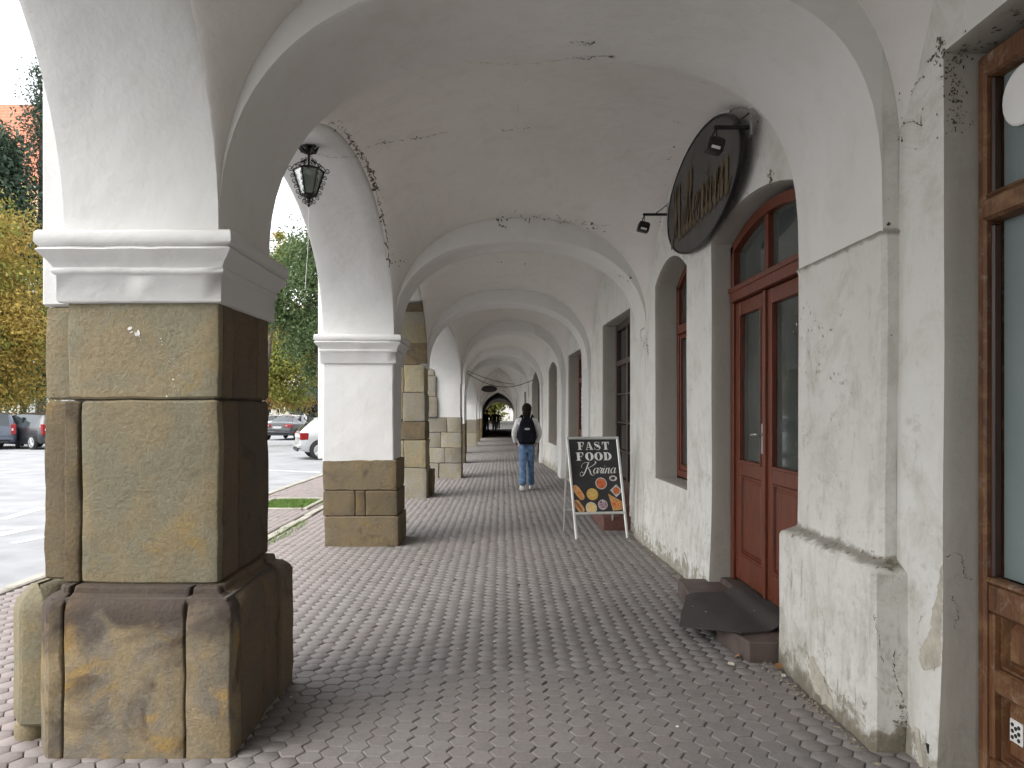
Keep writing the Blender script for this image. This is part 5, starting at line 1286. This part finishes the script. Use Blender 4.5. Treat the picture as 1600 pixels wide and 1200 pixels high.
def tree(name, cx_, cy_, zc, rx, ry, rz_, n_, leaf_s, mat, label, trunk_r=.2, clumps=60, seed=1, lean_=0., conif=False, group=None, hollow=.45):
    r = np.random.default_rng(seed); z0 = zg(cy_)-.12; e = empty(name, (cx_, cy_, z0)); tag(e, label, 'tree', group)
    zc_ = zc-z0
    cen = []
    while len(cen) < clumps:
        v = r.normal(size=3); v /= np.linalg.norm(v); v *= r.uniform(hollow, 1.0)
        if conif:
            t = r.random(); v = np.array([math.cos(6.28*r.random())*(1-t)*r.uniform(.3, 1), math.sin(6.28*r.random())*(1-t)*r.uniform(.3, 1), 2*t-1])
        cen.append(v)
    cen = np.array(cen); per = n_//clumps; sz = r.uniform(.13, .30, clumps)
    pts = (cen[:, None, :]+r.normal(size=(clumps, per, 3))*sz[:, None, None]*np.array([1, 1, .55 if not conif else .35])).reshape(-1, 3)*np.array([rx, ry, rz_])+np.array([lean_, 0, zc_])
    m_ = len(pts); a_ = r.normal(size=(m_, 3)); a_ /= np.linalg.norm(a_, axis=1)[:, None]; b_ = np.cross(a_, r.normal(size=(m_, 3))); b_ /= np.linalg.norm(b_, axis=1)[:, None]
    s_ = leaf_s*r.uniform(.6, 1.3, (m_, 1)); w_ = s_*.42
    V_ = np.stack([pts-a_*s_, pts+b_*w_+a_*s_*.1, pts+a_*s_, pts-b_*w_+a_*s_*.1], 1).reshape(-1, 3)
    me = bpy.data.meshes.new('crown'); me.from_pydata(V_.tolist(), [], np.arange(m_*4).reshape(-1, 4).tolist())
    at = me.attributes.new('tint', 'FLOAT', 'FACE'); at.data.foreach_set('value', np.clip(np.repeat(r.random(clumps), per)*.5+r.random(m_)*.5, 0, 1).astype(np.float32)); link('crown', me, mat, e)
    m = MB(); top_ = zc_+rz_*(.9 if conif else .3); m.tube([(0, 0, 0), (lean_*.2, 0, zc_*.3), (lean_*.6, 0, zc_*.7), (lean_, 0, top_)], [trunk_r*1.25, trunk_r, trunk_r*.7, trunk_r*.15], 10); m.build('trunk', M_BARK, e)
    m = MB()
    for i in range(0, clumps, 2):
        c_ = cen[i]*np.array([rx, ry, rz_])*.85+np.array([lean_, 0, zc_]); zs_ = min(top_*.9, max(zc_*.35, c_[2]-.5*math.hypot(c_[0], c_[1])))
        p0 = Vector((lean_*zs_/zc_*.9, 0, zs_)); p2 = Vector(c_); p1 = p0.lerp(p2, .5)+Vector((0, 0, .08*rz_)); m.tube([p0, p1, p2], [trunk_r*.32, trunk_r*.2, .012], 5)
    m.build('branches', M_BARK, e); return e
def tx(px, D_): return (px-CX)/F*D_
def tz(py, D_): return H0-(py-CY)/F*D_
tree('broadleaf_tree', tx(-25, 40), 40, tz(478, 40), 3.9, 3.9, 5.5, 44000, .12, ML_Y, 'yellow autumn tree at the left edge behind the dark cars', .26, 90, 1)
tree('broadleaf_tree', tx(36, 46), 46, tz(585, 46), 1.9, 1.9, 2.0, 7000, .16, ML_G, 'low dark green tree tucked under the yellow autumn tree', .22, 30, 2)
tree('conifer', tx(-8, 50), 50, tz(372, 50), 3.4, 3.4, 6.4, 40000, .20, ML_C, 'dense dark green conifer at the left edge above the yellow tree', .35, 130, 3, conif=True)
tree('conifer', tx(64, 52), 52, tz(255, 52), 2.3, 2.3, 6.6, 4200, .14, ML_C, 'sparse tall conifer with thin drooping branches beside the near pillar', .3, 70, 4, conif=True)
tree('broadleaf_tree', tx(408, 36), 36, tz(552, 36), 2.3, 2.0, 2.75, 34000, .085, ML_M, 'yellow-green tree with orange tips over the parked saloon', .16, 80, 5, .9)
tree('broadleaf_tree', tx(514, 27), 27, tz(462, 27), 1.35, 1.5, 2.8, 22000, .075, ML_G, 'taller dark green tree with pale gaps, beside the second pillar', .14, 60, 6, -.75)
tree('broadleaf_tree', tx(406, 31), 31, tz(400, 31), .8, .8, 1.1, 4000, .08, ML_M, 'thin yellow top of a young tree above the near capital', .08, 16, 9, .95)
tree('broadleaf_tree', tx(492, 60), 60, tz(618, 60), 2.2, 2.2, 1.5, 6000, .16, ML_B, 'bluish green low tree in front of the far cream house', .16, 30, 7)
tree('broadleaf_tree', tx(768, 100), 100, tz(612, 100), 3.5, 3.5, 3.2, 7000, .3, ML_M, 'leafy tree seen through the bright end arch', .25, 34, 8)

# ------------------------------------------------------------------ buildings across the square
M_CREAM = simple('cream_render', (.62, .58, .47), .9, var=.08, scale=.6, coord='p'); M_PALE = simple('pale_render', (.60, .60, .58), .9, var=.08, scale=.5, coord='p')
M_ORANGE = simple('church_render', (.52, .36, .22), .9, var=.12, scale=.4, coord='p')
M_ROOF = simple('clay_tile', (.46, .16, .09), .8, var=.25, scale=3, coord='p'); M_WTRIM = simple('white_trim', (.7, .7, .68), .8, var=.03, coord='p')
def building(x0, x1, y0, y1, z1, mat, label, wins, roof_h=0, roofmat=None, name='building'):
    z0 = zg(y0)-.12; e = empty(name, ((x0+x1)/2, y0, z0)); tag(e, label, 'building'); ox, oy = (x0+x1)/2, y0
    m = MB(); m.box(x0-ox, x1-ox, 0, y1-y0, 0, z1-z0); m.build('wall', mat, e, smooth=None)
    m = MB(); m.box(x0-ox-.2, x1-ox+.2, -.25, -.002, z1-z0-.35, z1-z0+.02, .05); m.build('cornice', M_WTRIM, e)
    if roof_h:
        m = MB(); nt_ = max(4, int(roof_h/.55)); rows = []
        for i in range(nt_+1):
            t = i/nt_; yy = -.4+((y1-y0)/2+.4)*t; zz = z1-z0+roof_h*t
            rows.append([(x0-ox-.4, yy, zz), (x1-ox+.4, yy, zz)]); 
            if i < nt_: rows.append([(x0-ox-.4, yy+((y1-y0)/2+.4)/nt_, z1-z0+roof_h*(t+1/nt_)-.06), (x1-ox+.4, yy+((y1-y0)/2+.4)/nt_, z1-z0+roof_h*(t+1/nt_)-.06)])
        rows.append([(x0-ox-.4, y1-y0+.4, z1-z0), (x1-ox+.4, y1-y0+.4, z1-z0)]); m.grid(rows)
        m.add([(x0-ox, 0, z1-z0), (x0-ox, y1-y0, z1-z0), (x0-ox, (y1-y0)/2, z1-z0+roof_h), (x1-ox, 0, z1-z0), (x1-ox, y1-y0, z1-z0), (x1-ox, (y1-y0)/2, z1-z0+roof_h)], [(0, 1, 2), (5, 4, 3)]); m.build('roof', roofmat or M_ROOF, e, smooth=None)
    for (xa, xb, za, zb_) in wins:
        m = MB(); t_ = .12
        m.box(xa-ox-t_, xa-ox, -.07, .02, za-z0-t_, zb_-z0+t_); m.box(xb-ox, xb-ox+t_, -.07, .02, za-z0-t_, zb_-z0+t_); m.box(xa-ox, xb-ox, -.069, .02, zb_-z0, zb_-z0+t_); m.box(xa-ox, xb-ox, -.09, .02, za-z0-t_, za-z0); w_ = m.build('window', M_WTRIM, e, smooth=None)
        m = MB(); m.box(xa-ox, xb-ox, -.015, -.005, za-z0, zb_-z0); m.build('pane', M_GLD, w_, smooth=None)
        m = MB(); c_ = (xa+xb)/2-ox; m.box(c_-.03, c_+.03, -.04, -.016, za-z0, zb_-z0); m.box(xa-ox, xb-ox, -.039, -.017, lerp(za, zb_, .66)-z0, lerp(za, zb_, .66)-z0+.06); m.build('glazing_bar', M_WTRIM, w_, smooth=None)
    return e
Db = 82.
wl = [(tx(437-4, Db), tx(437+4, Db), tz(645, Db), tz(636, Db)), (tx(457-2, Db), tx(457+2, Db), tz(648, Db), tz(634, Db)), (tx(474-7, Db), tx(474+7, Db), tz(649, Db), tz(634, Db)), (tx(479-4, Db), tx(479+4, Db), tz(591, Db), tz(576, Db)), (tx(440-4, Db), tx(440+4, Db), tz(591, Db), tz(576, Db)), (tx(500-4, Db), tx(500+4, Db), tz(591, Db), tz(576, Db)), (tx(497-4, Db), tx(497+4, Db), tz(645, Db), tz(636, Db)), (tx(420-4, Db), tx(420+4, Db), tz(645, Db), tz(636, Db))]
building(-34, -6, Db, Db+12, tz(560, Db), M_CREAM, 'cream two-storey house with white-framed windows across the square', wl, 3.0)
building(-70, -36.5, 58, 76, 14, M_PALE, 'pale grey wall of a big building behind the dark cars', [(tx(px-3, 58), tx(px+3, 58), 3.2, 5.2) for px in (-60, -30, 5, 40)], 0)
building(-78, -38, 78, 100, tz(290, 78), M_ORANGE, 'tall orange rendered church with a steep clay tile roof', [(tx(px-5, 78), tx(px+5, 78), 14, 19) for px in (5, 48)], 12.8, None, 'church')
building(-6, 14, 118, 130, 9, M_PALE, 'white building seen through the bright end arch', [(1, 2.2, 1.5, 3.2), (-2.5, -1.2, 1.5, 3.2)], 0)

# ------------------------------------------------------------------ cracks, moss and flaking on the plaster
bpy.context.view_layer.update(); DG = bpy.context.evaluated_depsgraph_get()
def hit(px, py):
    d_ = Vector(((px-CX)/F, 1, -(py-CY)/F)).normalized(); ok, loc, nor, idx, ob, mt = sc.ray_cast(DG, Vector((0, 0, H0)), d_)
    if not ok: return None
    if nor.dot(d_) > 0: nor = -nor
    while ob.parent: ob = ob.parent
    return loc, nor, ob
def crack(pts, w_=1.6, jit=3., branch=.15, mat=None, seed=0, hs=None):
    r = random.Random(seed); q = cr([(a_, b_) for a_, b_ in pts], 5); P2 = []
    for i in range(len(q)-1):
        for j in range(3): P2.append(q[i].lerp(q[i+1], j/3)+Vector((r.gauss(0, jit*.35), r.gauss(0, jit*.35))))
    m = MB(); par = None
    H_ = [hit(p.x, p.y) for p in P2]; 
    seg = []
    for h_ in H_:
        if h_ is None or (seg and (h_[0]-seg[-1][0]).length > .35) or r.random() < .10:
            if len(seg) > 1: ribbon(m, seg, w_, r)
            seg = []
        if h_: par = h_[2]; seg.append(h_)
    if len(seg) > 1: ribbon(m, seg, w_, r)
    if par and m.v:
        o = m.build('crack', mat or M_DARK, par, smooth=None)
        o.matrix_parent_inverse = par.matrix_world.inverted(); o['kind'] = 'stuff'
def ribbon(m, seg, w_, r):
    rows = [[], []]
    for i, (l, n_, _) in enumerate(seg):
        d_ = (seg[min(i+1, len(seg)-1)][0]-seg[max(i-1, 0)][0])
        if d_.length < 1e-5: continue
        s_ = n_.cross(d_.normalized()); k = (.0 if i in (0, len(seg)-1) else r.uniform(.08, .85)**1.4)*w_*(l-Vector((0, 0, H0))).length/F*.5
        rows[0].append(l+s_*k+n_*.002); rows[1].append(l-s_*k+n_*.002)
    if len(rows[0]) > 1: m.grid(rows)
def flecks(pts, n_, spread, size, seed=0, mat=None, name='flaking'):
    r = random.Random(seed); q = cr([(a_, b_) for a_, b_ in pts], 6) if len(pts) > 1 else [Vector(pts[0])]; m = MB(); par = None
    for _ in range(n_):
        c_ = q[r.randrange(len(q))]+Vector((r.gauss(0, spread), r.gauss(0, spread))); h_ = hit(c_.x, c_.y)
        if not h_: continue
        l, nn, par = h_; a_ = nn.orthogonal().normalized(); b_ = nn.cross(a_); sc_ = .8*size*r.uniform(.2, 1.3)**1.8*(l-Vector((0, 0, H0))).length/F; an = r.random()*6.28; el_ = r.uniform(.25, 1.)
        k = 7; ring_ = []
        for i in range(k):
            t = 6.283*i/k; rr_ = sc_*r.uniform(.5, 1.3); u_, v_ = rr_*math.cos(t), rr_*el_*math.sin(t); u_, v_ = u_*math.cos(an)-v_*math.sin(an), u_*math.sin(an)+v_*math.cos(an); ring_.append(l+a_*u_+b_*v_+nn*.0025)
        m.add(ring_, [tuple(range(k))])
    if par and m.v:
        o = m.build(name, mat or M_DARK, par, smooth=None); o.matrix_parent_inverse = par.matrix_world.inverted(); o['kind'] = 'stuff'
EDGE = [(517, 190), (535, 203), (550, 222), (562, 240), (575, 265), (586, 295), (596, 330), (604, 370), (608, 420)]
flecks(EDGE[:6], 90, 3.5, 3.2, 1); flecks(EDGE[3:], 40, 3.5, 2.4, 2); crack(EDGE, 3, 3, seed=1); crack([(548, 222), (566, 240), (578, 262), (592, 300)], 3, 6, seed=14)
crack([(560, 236), (590, 225), (608, 222), (650, 216), (680, 210), (705, 205)], 2.4, 3, seed=2); flecks([(600, 222), (612, 221), (690, 209)], 14, 3, 2, 3)
crack([(733, 97), (770, 99), (800, 101), (835, 98), (880, 93), (920, 88), (962, 91)], 1.6, 3, seed=3); crack([(888, 66), (905, 65), (922, 68), (930, 66)], 3, 3, seed=4); flecks([(890, 67), (925, 67)], 16, 3, 2, 5)
crack([(895, 88), (915, 92), (945, 86), (962, 90)], 3, 3, seed=6)
crack([(784, 203), (793, 204), (801, 202)], 3, 1, seed=7); crack([(818, 201), (830, 198)], 3, 1, seed=8); flecks([(785, 204), (828, 199)], 8, 2, 1.8, 9)
crack([(848, 96), (825, 120), (812, 150), (808, 200), (806, 250)], .7, 3, seed=21, mat=M_PATCH); crack([(620, 100), (700, 140), (760, 150), (850, 130)], .6, 3, seed=22, mat=M_PATCH)
LUN = [(778, 342), (800, 338), (830, 336), (860, 342), (885, 347), (915, 352), (955, 356)]
flecks(LUN, 60, 4, 2.2, 10); crack([(776, 340), (782, 352), (790, 356)], 2.5, 4, seed=11); crack([(812, 334), (826, 348), (828, 340)], 2.5, 3, seed=12); crack([(856, 340), (875, 348), (892, 345)], 2.2, 3, seed=13); crack([(905, 350), (925, 352), (958, 352)], 1.5, 3, seed=15)
flecks([(775, 411), (805, 405), (835, 412)], 16, 2.5, 1.6, 16); flecks([(968, 432), (985, 430)], 22, 5, 1.8, 17); flecks([(642, 398), (616, 415)], 9, 3, 1.8, 18); flecks([(790, 478), (800, 478)], 8, 3, 1.2, 19)
crack([(1092, 127), (1108, 131)], 2.5, 1, seed=23); crack([(1050, 188), (1065, 192)], 1.6, 2, seed=24); flecks([(1058, 205), (1045, 260)], 10, 4, 1.6, 25); crack([(1010, 152), (1045, 153)], .8, 1, seed=26)
flecks([(1040, 400), (1032, 365), (1045, 250)], 16, 4, 1.7, 27); flecks([(1204, 270), (1206, 285)], 22, 3.5, 2.6, 28); flecks([(1170, 230), (1168, 300)], 14, 3, 1.6, 29); flecks([(1140, 172), (1172, 178), (1176, 215)], 30, 5, 2.2, 30); crack([(1128, 190), (1145, 172), (1165, 170), (1180, 185)], 2, 4, seed=31)
crack([(1402, 222), (1410, 196), (1426, 190), (1440, 196), (1436, 176)], 2.4, 4, seed=32); crack([(1424, 150), (1436, 124), (1446, 120)], 3, 4, seed=33); crack([(1448, 98), (1460, 88), (1470, 70), (1468, 58)], 5, 5, seed=34); flecks([(1462, 96), (1475, 80), (1470, 60)], 34, 4, 3, 35); flecks([(1484, 105), (1490, 150), (1500, 200)], 190, 9, 1.9, 36); flecks([(1404, 222), (1420, 104), (1464, 215)], 12, 5, 2.4, 37)
flecks([(1492, 90), (1540, 60), (1590, 20)], 60, 8, 3, 38); crack([(1500, 78), (1530, 68), (1560, 70)], 3, 4, seed=39)
for a_, s_ in (((1388, 311), 3.2), ((1388, 350), 3.4), ((1392, 524), 2.4), ((1465, 216), 2.6), ((1432, 233), 2.2)): flecks([a_], 3, .6, s_, int(a_[1]))
# chipped impost on the second arch, thin lines down the far wall
crack([(1008, 512), (1001, 518), (1003, 532), (1012, 540), (1013, 556)], 4, 1.5, seed=40); flecks([(1006, 520), (1012, 550)], 10, 2, 2.2, 41)
crack([(478, 246), (500, 241), (520, 246), (552, 245), (574, 250)], 2, 2, seed=42)
# the pier at the right: scribble, blotches
for i, pts in enumerate((((1286, 690), (1290, 730), (1284, 700)), ((1294, 694), (1304, 700), (1296, 716), (1308, 732)), ((1312, 690), (1306, 712), (1314, 734), (1322, 738)), ((1288, 745), (1300, 760), (1308, 766)))): crack(pts, .9, .4, seed=50+i, mat=simple('pencil_line', (.30, .31, .38), .8))
flecks([(1262, 490), (1275, 530), (1300, 590), (1320, 620)], 60, 12, 3.0, 60, M_PATCH, 'scuff'); flecks([(1310, 800), (1280, 560), (1255, 500)], 30, 16, 2.0, 61, M_PATCH, 'scuff')
# paint chips on the big pillar
flecks([(204, 516), (214, 521), (220, 528)], 12, 2.5, 3.4, 62, M_CHIP, 'paint_chip'); flecks([(249, 520), (251, 530), (252, 545)], 10, 1.4, 2.6, 63, M_CHIP, 'paint_chip'); flecks([(268, 560), (274, 600), (272, 622)], 22, 5, 1.4, 64, M_CHIP, 'paint_chip')
def patch(pts, mat, seed=0, name='bare_patch', step=5):
    r = random.Random(seed); q = [Vector(p) for p in pts]; bd = []
    for i in range(len(q)):
        a_, b_ = q[i], q[(i+1) % len(q)]; n_ = max(1, int((b_-a_).length/step))
        for j in range(n_): bd.append(a_.lerp(b_, j/n_)+Vector((r.gauss(0, 1.3), r.gauss(0, 1.3))))
    x0, x1 = min(p.x for p in bd), max(p.x for p in bd); y0, y1 = min(p.y for p in bd), max(p.y for p in bd)
    pts2 = list(bd); yy = y0
    while yy < y1:
        xx = x0
        while xx < x1:
            if inside((xx, yy), [tuple(p) for p in bd]): pts2.append(Vector((xx, yy)))
            xx += step*1.6
        yy += step*1.6
    V2, _, F2, *_r = delaunay_2d_cdt(pts2, [(i, (i+1) % len(bd)) for i in range(len(bd))], [], 1, 1e-5)
    hs_ = [hit(v.x, v.y) for v in V2]
    if any(h_ is None for h_ in hs_): return
    md = sorted((h_[0]-Vector((0, 0, H0))).length for h_ in hs_); lim = md[len(md)//2]
    fs = [tuple(f) for f in F2 if all(abs((hs_[i][0]-Vector((0, 0, H0))).length-lim) < .35 for i in f)]
    m = MB(); m.add([h_[0]+h_[1]*.0022 for h_ in hs_], fs); o = m.build(name, mat, hs_[0][2], smooth=60); o.matrix_parent_inverse = hs_[0][2].matrix_world.inverted()
patch([(1472, 880), (1466, 920), (1458, 950), (1452, 990), (1440, 1010), (1436, 1030), (1446, 1048), (1458, 1044), (1473, 1040)], M_PATCH, 1)
patch([(1262, 1028), (1270, 1024), (1282, 1050), (1296, 1080), (1306, 1100), (1300, 1112), (1286, 1098), (1272, 1070)], M_PATCH, 2)
M_GRIME = simple('brown_grime', (.20, .175, .13), .95, var=.4, scale=30)
for i, (pts, n_) in enumerate((([(1243, 836), (1290, 850), (1340, 864), (1384, 880)], 50), ([(1370, 880), (1392, 888), (1400, 880)], 30), ([(1400, 1130), (1412, 1160), (1408, 1100)], 60))):
    flecks(pts, n_, 4, 3.4, 70+i, M_GRIME, 'grime')
crack([(1412, 1170), (1418, 1120), (1406, 1080), (1396, 1040), (1400, 1010)], 2.5, 3, seed=90); crack([(1440, 960), (1436, 1000), (1452, 1020), (1462, 1050)], 1.6, 3, seed=91); crack([(1365, 960), (1372, 990), (1380, 1040)], 1.6, 3, seed=92)
crack([(1478, 870), (1500, 866), (1508, 900), (1520, 905)], 2, 3, seed=93); crack([(1484, 930), (1496, 950), (1490, 985)], 2, 4, seed=94)
